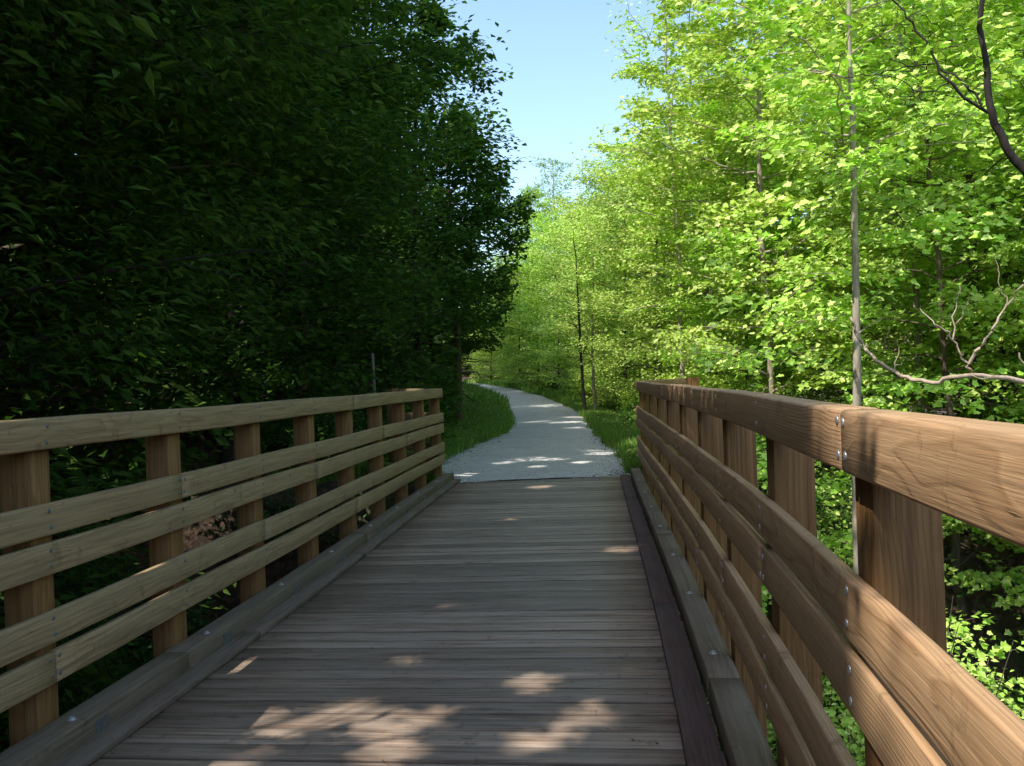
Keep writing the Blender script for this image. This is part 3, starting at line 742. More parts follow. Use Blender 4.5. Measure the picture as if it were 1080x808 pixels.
def gz(x, y): return float(height(x, y))

# --- right side: bright young maples
G_R = 'sunlit trees on the right side of the trail'
sp1 = spec('maple', 101, 10.5, .20, 2.0, 46, 'maple', .088, 46, r0=.062, up=.35, profile='round', twigs=8, wob=.12, spread=.15, flat=.4)
t1 = put_tree('maple_tree', 'slender tree with a pale straight trunk just beyond the right railing', 'tree', (3.58, 9.0, gz(3.58, 9)), sp1, M['leaf_bright'], M['bark_pale'])
sp2 = spec('maple', 102, 11.5, .06, 2.4, 72, 'maple', .088, 62, r0=.07, up=.4, profile='round', twigs=9, wob=.2, spread=.15, flat=.4)
t2 = put_tree('maple_tree', 'bright leafy tree whose crown edges the open sky on the right', 'tree', (4.5, 15.0, gz(4.5, 15)), sp2, M['leaf_bright'], M['bark_pale'], rz=1)
sp3 = spec('maple', 103, 9.5, .04, 2.3, 66, 'maple', .088, 58, r0=.055, up=.3, profile='full', twigs=9, wob=.25, spread=.15, flat=.4)
t3 = put_tree('maple_tree', 'low branching yellow green tree behind the pale slender trunk', 'tree', (6.2, 12.0, gz(6.2, 12)), sp3, M['leaf_mid'], M['bark_brown'])
sp4 = spec('simple', 104, 13, .10, 3.0, 84, 'simple', .13, 56, r0=.10, up=.4, profile='round', twigs=10, wob=.2, spread=.25)
R_pos = [ # proto, x, y, rz, scale, label
 (t2, 4.7, 20.0, 2.1, (.95, .95), 'tall sunlit tree with a twin look of pale stems, left of the slender trunk'),
 (t3, 8.4, 9.2, .7, (1.0, 1.05), 'bright low branched tree near the right edge of the view'),
 (t1, 6.9, 14.6, 2.6, (1.0, 1.15), 'pale stemmed tree standing deeper right of the slender trunk'),
 (t3, 4.9, 18.2, 4.0, (.85, .8), 'short bushy yellow green tree beside the trail past the right railing'),
 (t2, 9.2, 13.5, 3.3, (1.1, 1.1), 'broad bright tree in the second row at the far right'),
 (t1, 5.6, 23.5, 5.0, (1.1, 1.05), 'sunlit tree behind the first row right of the trail'),
]
for p, x, y, rz, sc, lb in R_pos: copy_tree(p, (x, y, gz(x, y)), rz, sc, lb, G_R)
tf = put_tree('deciduous_tree', 'sunlit tree on the outside of the trail bend', 'tree', (5.2, 30, gz(5.2, 30)), sp4, M['leaf_wood'], M['bark_brown'], scale=.8)
sp5 = spec('simple', 105, 11, .02, 3.2, 90, 'simple', .13, 56, r0=.08, up=.3, profile='full', twigs=10, wob=.2, spread=.25)
tg = put_tree('deciduous_tree', 'bushy yellow green tree with low boughs where the trail bends left', 'tree', (4.9, 38, gz(4.9, 38)), sp5, M['leaf_mid'], M['bark_brown'])
FAR = [(tg, 3.9, 46, 1.0, .95), (tf, 6.5, 42, 2.0, 1.0), (tg, 3.0, 53, 2.5, 1.0), (tf, 1.9, 61, 3.2, 1.1), (tg, .5, 66, .3, .85), (tf, 8.5, 34, 4.4, 1.05), (tf, 7.8, 26, 5.5, 1.0),
       (tg, 10.5, 20, 1.4, 1.05), (tf, 11.5, 27, .4, 1.15), (tg, 12.5, 15, 3.0, 1.1), (tf, 14, 20, 2.2, 1.2), (tf, 4.6, 74, 1.2, 1.3), (tg, -2.0, 84, 2.1, .9), (tf, 8, 58, .9, 1.3), (tg, -1.2, 92, 4.2, 1.0),
       (tg, 11, 10, 2.2, 1.0), (tg, 9.5, 17, .8, .95), (tf, 9, 23, 3.9, 1.0), (tg, 7.2, 30.5, 2.4, .9), (tg, 6.6, 48, 4.4, 1.0), (tg, 5.6, 66, 1.1, 1.1), (tg, 1.5, 78, 3.6, 1.0), (tf, -1, 104, .6, 1.2), (tg, 3.5, 95, 2.2, 1.2), (tg, -6, 118, 1.2, 1.2), (tf, -12, 124, 2.2, 1.2), (tg, 0, 122, 5.2, 1.3), (tf, 10, 78, 5.5, 1.3), (tg, 17, 15, 1.9, 1.3), (tf, 21, 22, 3.1, 1.4), (tg, 16, 9, 4.9, 1.2), (tf, 22, 12, 1.1, 1.4), (tg, 10, 6, 3.4, .9), (tf, 14, 5, .8, 1.1), (tf, 13.5, 11, 4.2, 1.1), (tg, 15.5, 26, 5.2, 1.2), (tf, 13, 42, 2.7, 1.3), (tf, 18, 33, 1.7, 1.3)]
for p, x, y, rz, sc in FAR: copy_tree(p, (x, y, gz(x, y)), rz, sc, 'leafy tree among the dense sunlit woods beyond the first row on the right', 'trees of the sunlit woods on the right')
sp6 = spec('simple', 106, 15, .2, 3.2, 60, 'simple', .17, 22, r0=.13, up=.5, profile='round', twigs=9, wob=.2, spread=.24)
tt = put_tree('distant_tree', 'pale hazy tree top standing highest in the gap of sky', 'tree', (4.6, 78, gz(4.6, 78) + 1), sp6, M['leaf_far'], M['bark_pale'], scale=1.35)

# --- left side: dark woods on the slope (unique crowns so the canopy gaps can be opened)
LFT = [ # x, y, H, base, rad, limbs, leaf, size, per, lean azimuth, label
 (-5.4, 1.5, 11.5, .28, 3.7, 62, 'ovate', .088, 56, 0.0, 'tall dark tree overhanging the left railing from out of view'),
 (-4.9, 5.6, 9.8, .16, 3.7, 74, 'long', .105, 60, 0.0, 'dark tree with drooping long leaves nearest on the left slope'),
 (-5.6, 9.0, 12, .12, 3.9, 80, 'simple', .115, 40, -.2, 'dark leafy tree on the slope behind the middle of the left railing'),
 (-4.2, 12.6, 11.5, .12, 3.2, 78, 'simple', .11, 38, -.1, 'dark tree behind the far end of the left railing'),
 (-4.2, 16.8, 12.5, .04, 4.0, 72, 'simple', .11, 38, 0, 'dark tree with low boughs beside the grass bank left of the trail'),
 (-2.5, 21.5, 10.8, .04, 4.6, 74, 'simple', .115, 38, 0, 'dark tree with its outer leaves catching the sun against the sky'),
 (-1.7, 26.5, 9.8, .04, 4.7, 74, 'simple', .12, 36, 0, 'dark tree reaching over the left edge of the trail'),
 (-3.0, 33.5, 8.5, .04, 4.2, 74, 'simple', .13, 34, 0, 'shaded tree before the trail bends out of sight'),
 (-4.5, 7.4, 12, .4, 3.5, 54, 'simple', .12, 34, 0, 'tall dark tree added for shade, its high crown over the middle of the bridge'),  # extra tree, added to keep sun dapples off the right rail
 (-6.8, 4.2, 12, .3, 3.4, 60, 'simple', .14, 36, 0, 'dark tree added as shade fill between the first and second rows up the slope'),  # added only to thicken the shade over the bridge
 (-6.9, 8.2, 12, .3, 3.4, 60, 'simple', .14, 36, 0, 'tree added as shade fill between its neighbours behind the railing middle'),  # another added shade tree, blocks sun from the right rail
 (-8.6, 3.6, 13, .2, 3.8, 60, 'simple', .13, 38, 0, 'dark tree high on the slope at the far left'),
 (-9.0, 7.5, 13, .14, 3.8, 64, 'simple', .13, 38, 0, 'deep shaded tree of the second row above the slope'),
 (-8.6, 12.5, 14, .14, 3.8, 64, 'simple', .13, 38, 0, 'large dark tree upslope behind the first row'),
 (-5.2, -2.2, 12, .25, 3.8, 60, 'ovate', .10, 44, 0, 'leafy tree behind the viewer on the left bank'),
 (-8.8, -1.0, 13, .2, 3.8, 60, 'simple', .13, 38, 0, 'broad dark tree on the left bank upslope behind the viewer'),
]
for i, (x, y, H, bb, rad, nl, kind, ls, per, az, lb) in enumerate(LFT):
    s_ = spec(kind, 200 + i, H, bb, rad, int(nl * 1.12), kind, ls * (1.5 if y > 20 else 1.12), int(per * (2.2 if y > 15 else 1.55)), r0=.11, up=.28, droop=.16, profile=('cone' if y > 15 else 'full'), twigs=10, wob=.2, sgn=az, spread=.26)
    if i in (0, 1, 4):  # leaf clusters added up-sun, above the view, to shade the right rail
        rg_ = np.random.default_rng(900 + i); nc = 230; yy = rg_.uniform(2.6, 13.0, nc); tt_ = rg_.uniform(8.0, 11.0, nc)
        C_ = np.array([tuple(ctr(float(q) - .4, .43 + rg_.uniform(-.2, .1), float(rg_.uniform(.2, 1.45)))) for q in yy]) + Sv * tt_[:, None]
        C_ = C_[np.abs(C_[:, 1] - (y if i else .8)) < (2.4 if i != 1 else 1.6)]
        X_ = np.repeat(C_, 26, 0); X_ = X_ + np.clip(rg_.normal(0, 1, X_.shape), -1.6, 1.6) * (.22, .22, .10) - np.array([x, y, gz(x, y)])
        tb_, P_, O_, z_, r_ = s_; s_ = (tb_, np.concatenate([P_, X_]), np.concatenate([O_, rg_.normal(0, 1, X_.shape)]), np.concatenate([z_, rg_.uniform(.09, .15, len(X_))]), r_)
        KEEP.append(s_); spec_kind[id(s_)] = kind
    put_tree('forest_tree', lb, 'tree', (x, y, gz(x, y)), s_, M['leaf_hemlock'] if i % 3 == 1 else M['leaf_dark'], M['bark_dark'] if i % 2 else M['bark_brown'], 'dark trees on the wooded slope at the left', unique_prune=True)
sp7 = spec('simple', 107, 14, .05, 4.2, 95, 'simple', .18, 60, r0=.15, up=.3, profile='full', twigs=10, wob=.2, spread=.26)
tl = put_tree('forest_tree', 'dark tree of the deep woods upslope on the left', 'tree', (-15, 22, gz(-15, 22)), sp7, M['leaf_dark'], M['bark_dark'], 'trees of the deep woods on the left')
for k, (x, y, rz, sc) in enumerate([(-12, -4, 1.2, 1.1), (-13.5, 3.5, 4, 1.1), (-17.5, -4.5, 2.1, 1.1), (-12.5, -9, 5.1, 1.1), (-9, 18.5, 0, .95), (-7.4, 22, 2.9, .85), (-7.2, 29, 4.1, .75), (-9.6, 25, 1, .9), (-13.5, 10, 2, 1.1), (-9.5, 33, 5, .85), (-6, 36.5, .2, .88), (-6.0, 23.5, .4, .82), (-5.0, 30.5, 3.4, .92), (-6.6, 19.5, 1.9, .85), (-6.4, 14.6, 5.6, .85)]):
    s_ = spec('simple', 260 + k, 14, .05, 4.2, 80, 'simple', .18, 44, r0=.15, up=.3, profile='full', twigs=10, wob=.2, spread=.26)
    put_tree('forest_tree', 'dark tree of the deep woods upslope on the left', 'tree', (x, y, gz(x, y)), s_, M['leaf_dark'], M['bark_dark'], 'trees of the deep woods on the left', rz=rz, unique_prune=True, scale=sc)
for x, y, rz, sc in [(-14, 17, 3, 1.1), (-19.5, 11, 1.7, 1.2), (-20, 20, .7, 1.2), (-17, 32, 3, 1.2), (-13, 40, 2, 1.2), (-10.5, 46, .4, 1.3), (-12.5, 54, 3.4, 1.35), (-10, 39.5, 5.4, 1.2), (-12, 15.5, 2.2, 1.3), (-12.5, 30, 1.1, 1.2), (-14, 26, .5, 1.2), (-6.5, 43, 1.5, .6), (-6.2, 51, 2.5, .6), (-9, 60, 3.5, 1.1), (-19, 15, 5.5, 1.2), (-9, 68, .9, .9), (-11, 76, 2.2, 1.1), (-13, 92, 1.6, 1.2), (-6.5, 100, 2.9, 1.1)]:
    copy_tree(tl, (x, y, gz(x, y)), rz, sc)

# --- tree out of frame on the right whose dark bare limb crosses the upper corner
tb = TB()
def limb(tb, pts, r0, r1, n=6, sub=4, jit=.012, rg=np.random.default_rng(5)):
    pts = np.array(pts, float); t = np.arange(len(pts)); tt_ = np.linspace(0, len(pts) - 1, (len(pts) - 1) * sub + 1)
    q = np.stack([np.interp(tt_, t, pts[:, k]) for k in range(3)], 1)
    sm = q.copy(); sm[1:-1] = (q[:-2] + q[1:-1] * 2 + q[2:]) / 4; sm[1:-1] += rg.normal(0, jit, sm[1:-1].shape)
    tb.tube(sm, np.linspace(r0, r1, len(sm)), n); return sm
Yb = 6.0
def at(u, v, Y):
    """place a world point seen at that photo pixel when Y metres ahead (used to measure the limb's shape)"""
    U = (u - 540) / F_PX; V_ = (404 - v) / F_PX
    r_ = U * math.cos(ROLL) + V_ * math.sin(ROLL); p_ = -U * math.sin(ROLL) + V_ * math.cos(ROLL)
    return (r_ * Y, Y, EYE + (p_ + math.sin(PITCH)) * Y)
trunk_base = (5.3, 6.2, gz(5.3, 6.2) - .3)
limb(tb, [trunk_base, (5.25, 6.2, .5), (5.15, 6.15, 2.0), (5.2, 6.1, 4.5), (5.35, 6.2, 7.5)], .13, .05, 9)
limb(tb, [(5.17, 6.15, 2.0), (4.6, 6.1, 2.25), at(1110, 222, 6), at(1080, 180, 6), at(1048, 128, 6), at(1040, 90, 6), at(1032, 30, 6), at(1030, -30, 6)], .042, .014)
limb(tb, [at(1048, 120, 6), at(1020, 108, 6.02), at(1000, 92, 6.05), at(985, 60, 6.1), at(965, 25, 6.1), at(940, 0, 6.15)], .013, .006, 5)
limb(tb, [at(1035, 112, 6), at(1010, 80, 6.1), at(985, 68, 6.2), at(955, 70, 6.2), at(925, 78, 6.3), at(890, 82, 6.3)], .009, .003, 5)
limb(tb, [at(1000, 88, 6.05), at(970, 100, 6.1), at(945, 82, 6.1), at(915, 84, 6.1)], .006, .002, 4)
rgb = np.random.default_rng(55)
for k in range(60):
    u, v = rgb.uniform(920, 1085), rgb.uniform(-10, 130)
    a = rgb.uniform(0, 6.28); l = rgb.uniform(20, 55)
    limb(tb, [at(u, v, 6.2), at(u + l * .5 * math.cos(a) + 4, v + l * .5 * math.sin(a), 6.25), at(u + l * math.cos(a), v + l * math.sin(a), 6.3)], .0035, .0015, 3)
P = []
for k in range(60):
    u, v = rgb.uniform(930, 1100), rgb.uniform(-40, 190); P.append(at(u, v, rgb.uniform(5.9, 6.6)))
for k in range(900):
    P.append((5.35 + rgb.normal(0, .9), 6.3 + rgb.normal(0, .9), 6.2 + rgb.normal(0, 1.1)))
P = np.array(P); root = empty('overhanging_tree', trunk_base); tag(root, 'dark bare limb reaching in from the right over the upper corner', 'tree')
trb = child(link('trunk', tb.mesh('trunk'), M['bark_dark']), root)
child(link('crown', leaves_mesh('crown', P, rgb.normal(0, 1, P.shape), rgb.uniform(.05, .09, len(P)), 'maple', rgb), M['leaf_bright']), root)

# --- bare pale sapling bent in an arch behind the right rail
tb = TB(); Yc = 7.6
limb(tb, [at(897, 335, 8.6), at(903, 350, 8.5), at(915, 372, 8.4), at(935, 387, 8.2), at(957, 400, 8.0), at(985, 404, 7.8), at(1010, 396, 7.6), at(1045, 398, 7.6), at(1080, 402, 7.6), at(1120, 412, 7.6), (5.6, 7.7, gz(5.6, 7.7) - .1)], .015, .026, 6, jit=.008)
limb(tb, [at(1022, 396, 7.6), at(1020, 382, 7.6), at(1012, 372, 7.6), at(1004, 355, 7.6), at(985, 342, 7.6), at(970, 325, 7.7)], .013, .004, 5)
limb(tb, [at(1022, 384, 7.6), at(1032, 368, 7.55), at(1048, 345, 7.5), at(1062, 322, 7.5), at(1080, 296, 7.4), at(1098, 270, 7.4)], .015, .006, 5)
limb(tb, [at(1005, 358, 7.6), at(1007, 330, 7.6), at(1012, 300, 7.6)], .009, .003, 4)
limb(tb, [at(1062, 322, 7.5), at(1052, 290, 7.5), at(1050, 270, 7.5)], .006, .002, 4)
limb(tb, [at(1008, 342, 7.6), at(1020, 325, 7.6), at(1022, 315, 7.6)], .005, .002, 4)
limb(tb, [at(943, 390, 8.2), at(948, 370, 8.2), at(946, 358, 8.2)], .006, .002, 4)
limb(tb, [at(945, 385, 8.2), at(955, 378, 8.2), at(967, 375, 8.2)], .005, .002, 4)
limb(tb, [at(905, 352, 8.5), at(915, 345, 8.5), at(930, 336, 8.5)], .007, .002, 4)
limb(tb, [at(912, 366, 8.4), at(925, 358, 8.4), at(932, 362, 8.4), at(938, 345, 8.4)], .005, .002, 4)
limb(tb, [at(1022, 396, 7.6), at(1035, 400, 7.55), at(1048, 396, 7.5)], .006, .003, 4)
limb(tb, [at(1075, 372, 7.6), at(1082, 388, 7.6), at(1090, 405, 7.6)], .008, .006, 4)
o = link('bare_sapling', tb.mesh('bare_sapling'), M['twig_pale']); tag(o, 'bare pale branch sagging in an arch with upright forks behind the right railing', 'sapling')

# --- slim trunks visible by the trail
def pole_tree(x, y, H, r, mat, label, seed, leaf=True):
    s_ = spec('simple', seed, H, .28, 1.5, 30, 'simple', .12, 22, r0=r, up=.5, profile='round', twigs=7, wob=.15, spread=.26)
    put_tree('slim_tree', label, 'tree', (x, y, gz(x, y)), s_, M['leaf_bright'], mat)
pole_tree(2.85, 33.5, 7.5, .065, M['bark_dark'], 'slim dark trunk standing at the trail edge in front of the bright bend', 301)
pole_tree(3.35, 34.5, 8, .065, M['bark_pale'], 'slim pale trunk lit by the sun right of the dark trunk at the bend', 302)
pole_tree(3.72, 18.6, 11, .055, M['bark_pale'], 'tall pale stem rising through the bright crown right of the trail', 303)
pole_tree(7.6, 14.0, 12, .09, M['bark_brown'], 'grey trunk glimpsed high between the leaves at the right', 304)

# dead snag
tb = TB(); limb(tb, [(1.9, 70, 0), (1.85, 70, 8), (1.9, 70, 17.5)], .12, .03, 6)
o = link('dead_snag', tb.mesh('dead_snag'), M['bark_brown']); tag(o, 'thin bare dead stem poking into the sky gap', 'snag')

# ------------------------------------------------------------------ shrubs and undergrowth
def make_shrub(seed, H, rad, stems, kind, ls, per, flat=.35):
    rg = np.random.default_rng(seed); tb = TB(); P = []; O = []
    for i in range(stems):
        az = rg.uniform(0, 6.28); rr_ = rad * rg.uniform(.2, 1); h = H * rg.uniform(.45, 1) * (1 - .35 * (rr_ / rad) ** 2)
        b = np.array([math.cos(az), math.sin(az), 0]) * rr_ * .3; e = np.array([math.cos(az) * rr_, math.sin(az) * rr_, h])
        md = (b + e) / 2 + np.array([0, 0, h * .15]); pts = np.array([b + [0, 0, -.1], (b + md) / 2, md, (md + e) / 2 + rg.normal(0, .04, 3), e])
        tb.tube(pts, np.linspace(.011, .003, 5), 4)
        for q in range(5):
            u = rg.uniform(.25, 1); pp = np.array([np.interp(u * 4, np.arange(5), pts[:, k]) for k in range(3)])
            a2 = az + rg.normal(0, 1.2); tl = rg.uniform(.15, .4) * rad * .6
            e2 = pp + np.array([math.cos(a2), math.sin(a2), rg.normal(.1, .2)]) * tl
            tb.tube([pp, (pp + e2) / 2, e2], [.004, .003, .002], 3)
            k = int(per * rg.uniform(.5, 1.5)); uu = rg.uniform(0, 1.2, (k, 1))
            jit = rg.normal(0, 1, (k, 3)) * np.array([.12, .12, .12 * flat]) * (rad * .5 + .3)
            P.append(pp + (e2 - pp) * uu + jit); O.append(np.tile(e2 - pp, (k, 1)) + jit)
    P = np.concatenate(P); O = np.concatenate(O)
    P[:, 2] = np.maximum(P[:, 2], .03)
    return tb, P, O, ls * rg.uniform(.55, 1.3, len(P)), rg
def shrub(name, label, group, sp_, kind, lmat, bmat, loc, rz=0, sc=1.0):
    tb, P, O, sz, rg = sp_
    root = empty(name, loc, rz, sc); tag(root, label, 'shrub', group)
    link('stems', tb.mesh('stems'), bmat, root); link('foliage', leaves_mesh('foliage', P, O, sz, kind, rg, tilt=.5), lmat, root)
    return root
g1 = 'leafy shrubs below and beyond the right railing'; l1 = 'leafy green shrub in the thicket right of the bridge and trail'
shA = shrub('shrub', l1, g1, make_shrub(401, 1.9, 1.1, 44, 'ovate', .07, 22), 'ovate', M['leaf_shrub'], M['bark_brown'], (2.3, 3.4, gz(2.3, 3.4)))
shB = shrub('shrub', l1, g1, make_shrub(402, 1.5, 1.2, 40, 'ovate', .085, 20), 'maple', M['leaf_shrub'], M['bark_brown'], (3.2, 4.4, gz(3.2, 4.4)))
shC = shrub('shrub', l1, g1, make_shrub(403, 2.4, 1.3, 46, 'ovate', .07, 24), 'simple', M['leaf_mid'], M['bark_brown'], (3.0, 6.8, gz(3.0, 6.8)))
rs = np.random.default_rng(9)
pts = [(2.2, 2.2), (3.0, 2.8), (2.0, 4.8), (2.7, 5.6), (3.6, 5.6), (4.2, 4.2), (4.6, 6.2), (2.3, 6.4), (2.6, 8.0), (3.8, 7.6), (4.9, 8.0), (2.9, 9.8), (4.3, 10.0), (5.6, 9.6), (2.9, 11.4), (4.2, 12.2), (6.6, 8.0), (7.2, 10.6), (3.1, 13.0),
       (3.6, 14.4), (3.2, 16.2), (4.4, 16.2), (3.5, 18.6), (3.6, 21.5), (4.0, 24.5), (4.3, 27.5), (4.6, 31), (5.2, 20), (5.7, 17.2), (6.0, 14.2), (5.3, 3.0), (1.9, 7.6), (8.4, 12.2), (6.8, 20), (6.2, 26), (6.6, 5.0), (4.6, 35), (4.3, 39.5), (3.4, 44), (2.9, 48.5), (1.9, 54), (1.2, 59.5), (.3, 66)]
for i, (x, y) in enumerate(pts):
    s_ = rs.uniform(.75, 1.15) * (.8 if y > 12 else 1); x = max(x, float(tr_x(y)) + (.75 if y < 14 else .4) + 1.3 * s_)
    copy_tree((shA, shB, shC)[i % 3], (x, y, gz(x, y) - .05), rs.uniform(0, 6.28), (s_, s_ * rs.uniform(.85, 1.15)))
# bright cluster just over the top rail
shD = shrub('shrub', 'bright fresh green shoots just above the near right rail', None, make_shrub(404, 1.0, .8, 22, 'ovate', .11, 14), 'ovate', M['leaf_bright'], M['bark_brown'], (3.1, 5.6, gz(3.1, 5.6) + 1.75 - .9))
shD.scale = (1.1, 1.1, 2.2); shD.location = (3.15, 5.7, gz(3.15, 5.7) - .05)
# small sapling beside the far end of the right railing
shE = shrub('seedling', 'small bright seedling growing at the far foot of the right railing', None, make_shrub(405, .65, .22, 9, 'ovate', .07, 8), 'ovate', M['leaf_bright'], M['bark_brown'], (1.98, 14.0, gz(1.98, 14.0)))
shE['category'] = 'seedling'
# left undergrowth
g2 = 'dark shrubs of the left undergrowth'; l2 = 'dark leafy shrub in the shaded undergrowth on the left slope'
shF = shrub('understory_shrub', l2, g2, make_shrub(411, 1.3, 1.2, 34, 'ovate', .10, 16), 'ovate', M['leaf_under'], M['bark_dark'], (-4.6, 7.4, gz(-4.6, 7.4)))
shG = shrub('understory_shrub', l2, g2, make_shrub(412, .9, 1.1, 30, 'simple', .085, 18), 'simple', M['leaf_under'], M['bark_dark'], (-3.8, 5.2, gz(-3.8, 5.2)))
pts = [(-3.4, 3.6), (-3.2, 6.6), (-4.4, 4.0), (-3.6, 8.6), (-2.6, 8.0), (-2.9, 10.2), (-4.4, 10.4), (-5.4, 6.0), (-5.8, 8.8), (-6.6, 7.0), (-6.6, 10.6), (-3.4, 12.2), (-2.9, 14.2), (-4.8, 12.8), (-7.6, 9.2), (-5.4, 14.6), (-3.2, 16.6), (-3.3, 19.2), (-3.0, 22.6), (-2.5, 25.6), (-2.3, 29.2), (-2.6, 32.5), (-3.2, 38), (-4.0, 44), (-5.2, 52), (-2.5, 5.0), (-8.2, 11.4), (-7.2, 13.2), (-3.9, 14.6), (-6.2, 17)]
for i, (x, y) in enumerate(pts): s_ = rs.uniform(.8, 1.15); x = min(x, float(tl_x(y)) - .3 - 1.2 * s_, -.0565 * y - .2 - 1.1 * s_ if y > 14 else 99); copy_tree((shF, shG)[i % 2], (x, y, gz(x, y) - .05), rs.uniform(0, 6.28), s_)
# drooping near bough on the left
tb = TB(); rgn = np.random.default_rng(91); P = []; O = []
for k in range(15):
    u, v, Y = rgn.uniform(20, 330), rgn.uniform(-30, 150), rgn.uniform(3.6, 5.2)
    e = np.array(at(u, v, Y)); b = np.array([-4.6 + rgn.normal(0, .3), 2.2 + rgn.normal(0, .4), 4.6 + rgn.normal(0, .3)])
    m_ = b * .35 + e * .65 + np.array([0, 0, .45]); pts_ = limb(tb, [b, (b + m_) / 2 + np.array([0, 0, .15]), m_, e], .008, .002, 4, rg=rgn)
    for q in range(44):
        f = rgn.uniform(.55, 1) * (len(pts_) - 1); p_ = pts_[int(f)] + rgn.normal(0, .10, 3); P.append(p_); O.append(e - m_ + np.array([0, 0, -.4]))
P = np.array(P); O = np.array(O)
ft = bpy.data.objects['forest_tree']
bo_ = child(link('bough', tb.mesh('bough'), M['bark_dark']), ft)
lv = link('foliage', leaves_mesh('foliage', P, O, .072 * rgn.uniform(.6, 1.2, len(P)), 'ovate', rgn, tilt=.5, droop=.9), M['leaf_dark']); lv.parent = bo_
# ------------------------------------------------------------------ grass
def blades(n, region, hmin, hmax, seed, wid=.006):
    rg = np.random.default_rng(seed); x, y = region(rg, n)
    z = height(x, y); n = len(x)
    h = rg.uniform(hmin, hmax, n) * (1 + .3 * vnoise(x, y, .8, 5)); az = rg.uniform(0, 6.28, n); ln = rg.uniform(.1, .7, n) * h
    d = np.stack([np.cos(az), np.sin(az), 0 * az], 1); sd = np.stack([-np.sin(az), np.cos(az), 0 * az], 1)
    w = wid * rg.uniform(.6, 1.6, n); b = np.stack([x, y, z - .02], 1)
    mid = b + d * (ln * .35)[:, None] + np.stack([0 * h, 0 * h, h * .6], 1)
    tip = b + d * ln[:, None] + np.stack([0 * h, 0 * h, h * .92], 1)
    V = np.stack([b - sd * w[:, None], b + sd * w[:, None], mid + sd * w[:, None] * .8, mid - sd * w[:, None] * .8, tip], 1).reshape(-1, 3)
    k = np.arange(n)[:, None] * 5
    return V, k + np.array([[0, 1, 2, 3]]), k + np.array([[3, 2, 4]])
def reg_left(rg, n):
    y = 13.0 + 32 * rg.uniform(0, 1, n) ** 1.7; a = rg.gamma(1.8, .62, n) - .12 + .13 * vnoise(y, y * 0, .45, 3); return tl_x(y) - a, y
def reg_right(rg, n):
    y = 13.4 + 36 * rg.uniform(0, 1, n) ** 1.7; a = rg.gamma(1.6, .62, n) - .14 + .14 * vnoise(y, y * 0, .5, 4); return tr_x(y) + a, y
def reg_far(rg, n):
    y = rg.uniform(40, 96, n); s_ = rg.random(n) < .5; a = rg.gamma(1.8, .7, n) - .15; return np.where(s_, tl_x(y) - a, tr_x(y) + a), y
for nm, rg_, n, h0, h1, w, lb in (('grass', reg_left, 46000, .05, .28, .0055, 'dark green grass bank left of the trail'), ('grass', reg_right, 42000, .05, .36, .0055, 'green grass verge right of the trail'), ('grass', reg_far, 14000, .2, .55, .02, 'sunlit grass verges along the distant trail')):
    V, q, t = blades(n, rg_, h0, h1, 31 + n, w)
    o = link(nm, np_mesh(nm, V, [q, t], False), M['grass']); tag(o, lb, 'grass', None, 'stuff')
# low broadleaf weeds in the verges
def weeds(reg, n, seed, zup, ls):
    rg = np.random.default_rng(seed); x, y = reg(rg, n); x = x; z = height(x, y) + rg.uniform(.02, zup, n)
    P = np.stack([x, y, z], 1); return P, rg.normal(0, 1, P.shape), ls * rg.uniform(.5, 1.3, n), rg
for reg, n, sd, lb in ((reg_left, 12000, 61, 'leafy weeds mixed in the grass left of the trail'), (reg_right, 12000, 62, 'leafy weeds mixed in the grass right of the trail')):
    P, O, sz, rg = weeds(reg, n, sd, .22, .07)
    side_ok = (P[:, 0] < tl_x(P[:, 1]) - .12) | (P[:, 0] > tr_x(P[:, 1]) + .12)
    o = link('weeds', leaves_mesh('weeds', P[side_ok], O[side_ok], sz[side_ok], 'simple', rg), M['grass']); tag(o, lb, 'weeds', None, 'stuff')
# ground cover on the ravine floor to the right
rg = np.random.default_rng(71); n = 16000
x = rg.uniform(1.3, 9, n); y = rg.uniform(1, 16, n); P = np.stack([x, y, height(x, y) + rg.uniform(.02, .35, n)], 1)
ok = (x > tr_x(y) + .3)
o = link('ground_cover', leaves_mesh('ground_cover', P[ok], rg.normal(0, 1, P[ok].shape), .10 * rg.uniform(.5, 1.3, ok.sum()), 'ovate', rg), M['leaf_shrub']); tag(o, 'broad leaved ground cover on the ravine floor at the right', 'ground cover', None, 'stuff')
x = rg.uniform(-11, -1.6, n); y = rg.uniform(1, 20, n); P = np.stack([x, y, height(x, y) + rg.uniform(.02, .3, n)], 1)
ok = (x < tl_x(y) - .5) & (vnoise(x, y, 1.3, 8) > -.1)
o = link('ground_cover', leaves_mesh('ground_cover', P[ok], rg.normal(0, 1, P[ok].shape), .09 * rg.uniform(.5, 1.3, ok.sum()), 'ovate', rg), M['leaf_under']); tag(o, 'shaded low plants on the left slope', 'ground cover', None, 'stuff')

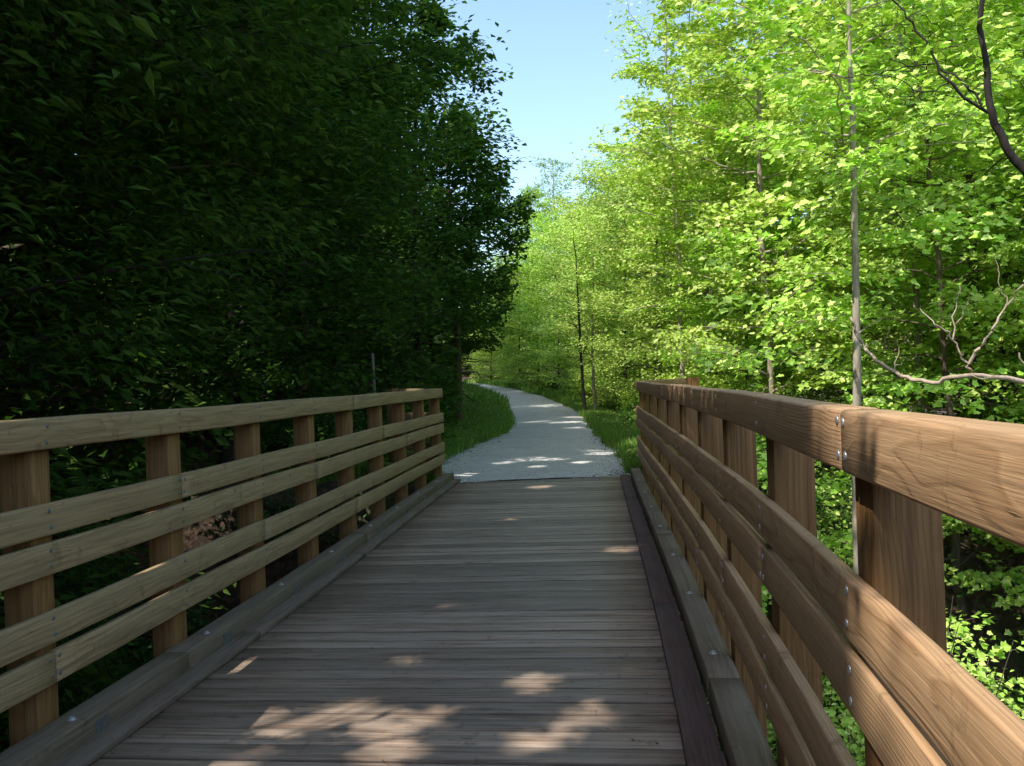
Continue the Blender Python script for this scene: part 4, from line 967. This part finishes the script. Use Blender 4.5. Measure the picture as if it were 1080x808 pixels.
# loose stones: on the trail, along its edges and kicked onto the end of the deck
rg = np.random.default_rng(72); n = 5200
y = 13.15 + 11 * rg.uniform(0, 1, n) ** 1.8; tt2 = rg.uniform(-.04, 1.04, n); tt2 = np.where(rg.random(n) < .45, np.where(rg.random(n) < .5, rg.normal(0, .05, n), rg.normal(1, .05, n)), tt2)
x = tl_x(np.maximum(y, 13.2)) * (1 - tt2) + tr_x(np.maximum(y, 13.2)) * tt2; z = np.full(n, .008)
y[:110] = 13.1 - rg.gamma(1.2, .16, 110) ; cz_ = np.clip(tt2[:110], .06, .90); x[:110] = -1.0 * (1 - cz_) + 1.62 * cz_ - .1; z[:110] = .003
oct_ = np.array([(1, 0, 0), (0, 1, 0), (-1, 0, 0), (0, -1, 0), (0, 0, .8), (0, 0, -.5)]); of = np.array([(0, 1, 4), (1, 2, 4), (2, 3, 4), (3, 0, 4), (1, 0, 5), (2, 1, 5), (3, 2, 5), (0, 3, 5)])
sz_ = rg.gamma(2.5, .0030, n) + .003; V = oct_[None] * sz_[:, None, None] * rg.uniform(.6, 1.3, (n, 6, 1)); a_ = rg.uniform(0, 6.28, n)
V = np.stack([V[..., 0] * np.cos(a_)[:, None] - V[..., 1] * np.sin(a_)[:, None], V[..., 0] * np.sin(a_)[:, None] + V[..., 1] * np.cos(a_)[:, None], V[..., 2]], -1) + np.stack([x, y, z], 1)[:, None]
mg, nt = mat_new('loose_stone'); out = N(nt, 'ShaderNodeOutputMaterial'); bs = N(nt, 'ShaderNodeBsdfPrincipled', i_Roughness=.9); geo = N(nt, 'ShaderNodeNewGeometry')
L(nt, ramp(nt, geo.outputs['Random Per Island'], [(0, (.10, .09, .08)), (.4, (.36, .35, .33)), (1, (.72, .71, .69))]).outputs[0], bs.inputs['Base Color']); L(nt, bs.outputs[0], out.inputs[0])
o = link('gravel', np_mesh('gravel', V.reshape(-1, 3), (of[None] + (np.arange(n) * 6)[:, None, None]).reshape(-1, 3), False), mg); tag(o, 'loose pale stones on the trail and at the end of the deck', 'gravel', None, 'stuff')
# white clover heads in the verges
m, nt = mat_new('white_petals'); out = N(nt, 'ShaderNodeOutputMaterial'); bs = N(nt, 'ShaderNodeBsdfPrincipled', i_Roughness=.8)
tc = N(nt, 'ShaderNodeTexCoord'); nz = N(nt, 'ShaderNodeTexNoise', i_Scale=80.0); L(nt, tc.outputs['Object'], nz.inputs['Vector']); L(nt, ramp(nt, nz.outputs[0], [(.3, (.6, .6, .5)), (.7, (.8, .8, .75))]).outputs[0], bs.inputs['Base Color']); L(nt, bs.outputs[0], out.inputs[0])
# ------------------------------------------------------------------ debris on the deck
m2, nt = mat_new('dry_litter'); out = N(nt, 'ShaderNodeOutputMaterial'); bs = N(nt, 'ShaderNodeBsdfPrincipled', i_Roughness=.9); geo = N(nt, 'ShaderNodeNewGeometry')
L(nt, ramp(nt, geo.outputs['Random Per Island'], [(0, (.03, .02, .015)), (.6, (.09, .055, .03)), (.9, (.2, .14, .08)), (1, (.45, .42, .36))]).outputs[0], bs.inputs['Base Color']); L(nt, bs.outputs[0], out.inputs[0])
rg = np.random.default_rng(81); P = []
for k in range(420):
    q = rg.uniform(.5, 13.0); e = rg.random()
    off = XL + .25 + abs(rg.normal(0, .25)) if e < .4 else (XR - .3 - abs(rg.normal(0, .2)) if e < .65 else rg.uniform(XL + .2, XR - .3))
    on = off < XL + .235 or off > XR - .275
    P.append(tuple(ctr(q, off, .043 if on else .004)))
P = np.array(P)
me = leaves_mesh('leaf_litter', P, rg.normal(0, 1, P.shape), rg.uniform(.008, .032, len(P)), 'long', rg, tilt=.12, droop=0)
co_ = np.empty(len(me.vertices) * 3, np.float32); me.vertices.foreach_get('co', co_); co_ = co_.reshape(-1, 3); kz = np.repeat(P[:, 2], 4); co_[:, 2] = kz + (co_[:, 2] - kz) * .15 + .001
me.vertices.foreach_set('co', co_.ravel()); me.update()
o = link('leaf_litter', me, m2); tag(o, 'small dry leaf scraps and seeds scattered on the deck', 'leaf litter', None, 'stuff')

# metal post behind the left railing
tb = TB(); zb = gz(-2.25, 14.0); tb.tube([(-2.25, 14, zb - .3), (-2.25, 14, 1.0), (-2.26, 14, 2.06)], [.03, .03, .03], 8)
o = link('signpost_pole', tb.mesh('signpost_pole'), M['steel']); tag(o, 'thin grey metal pole rising behind the far part of the left railing', 'pole')
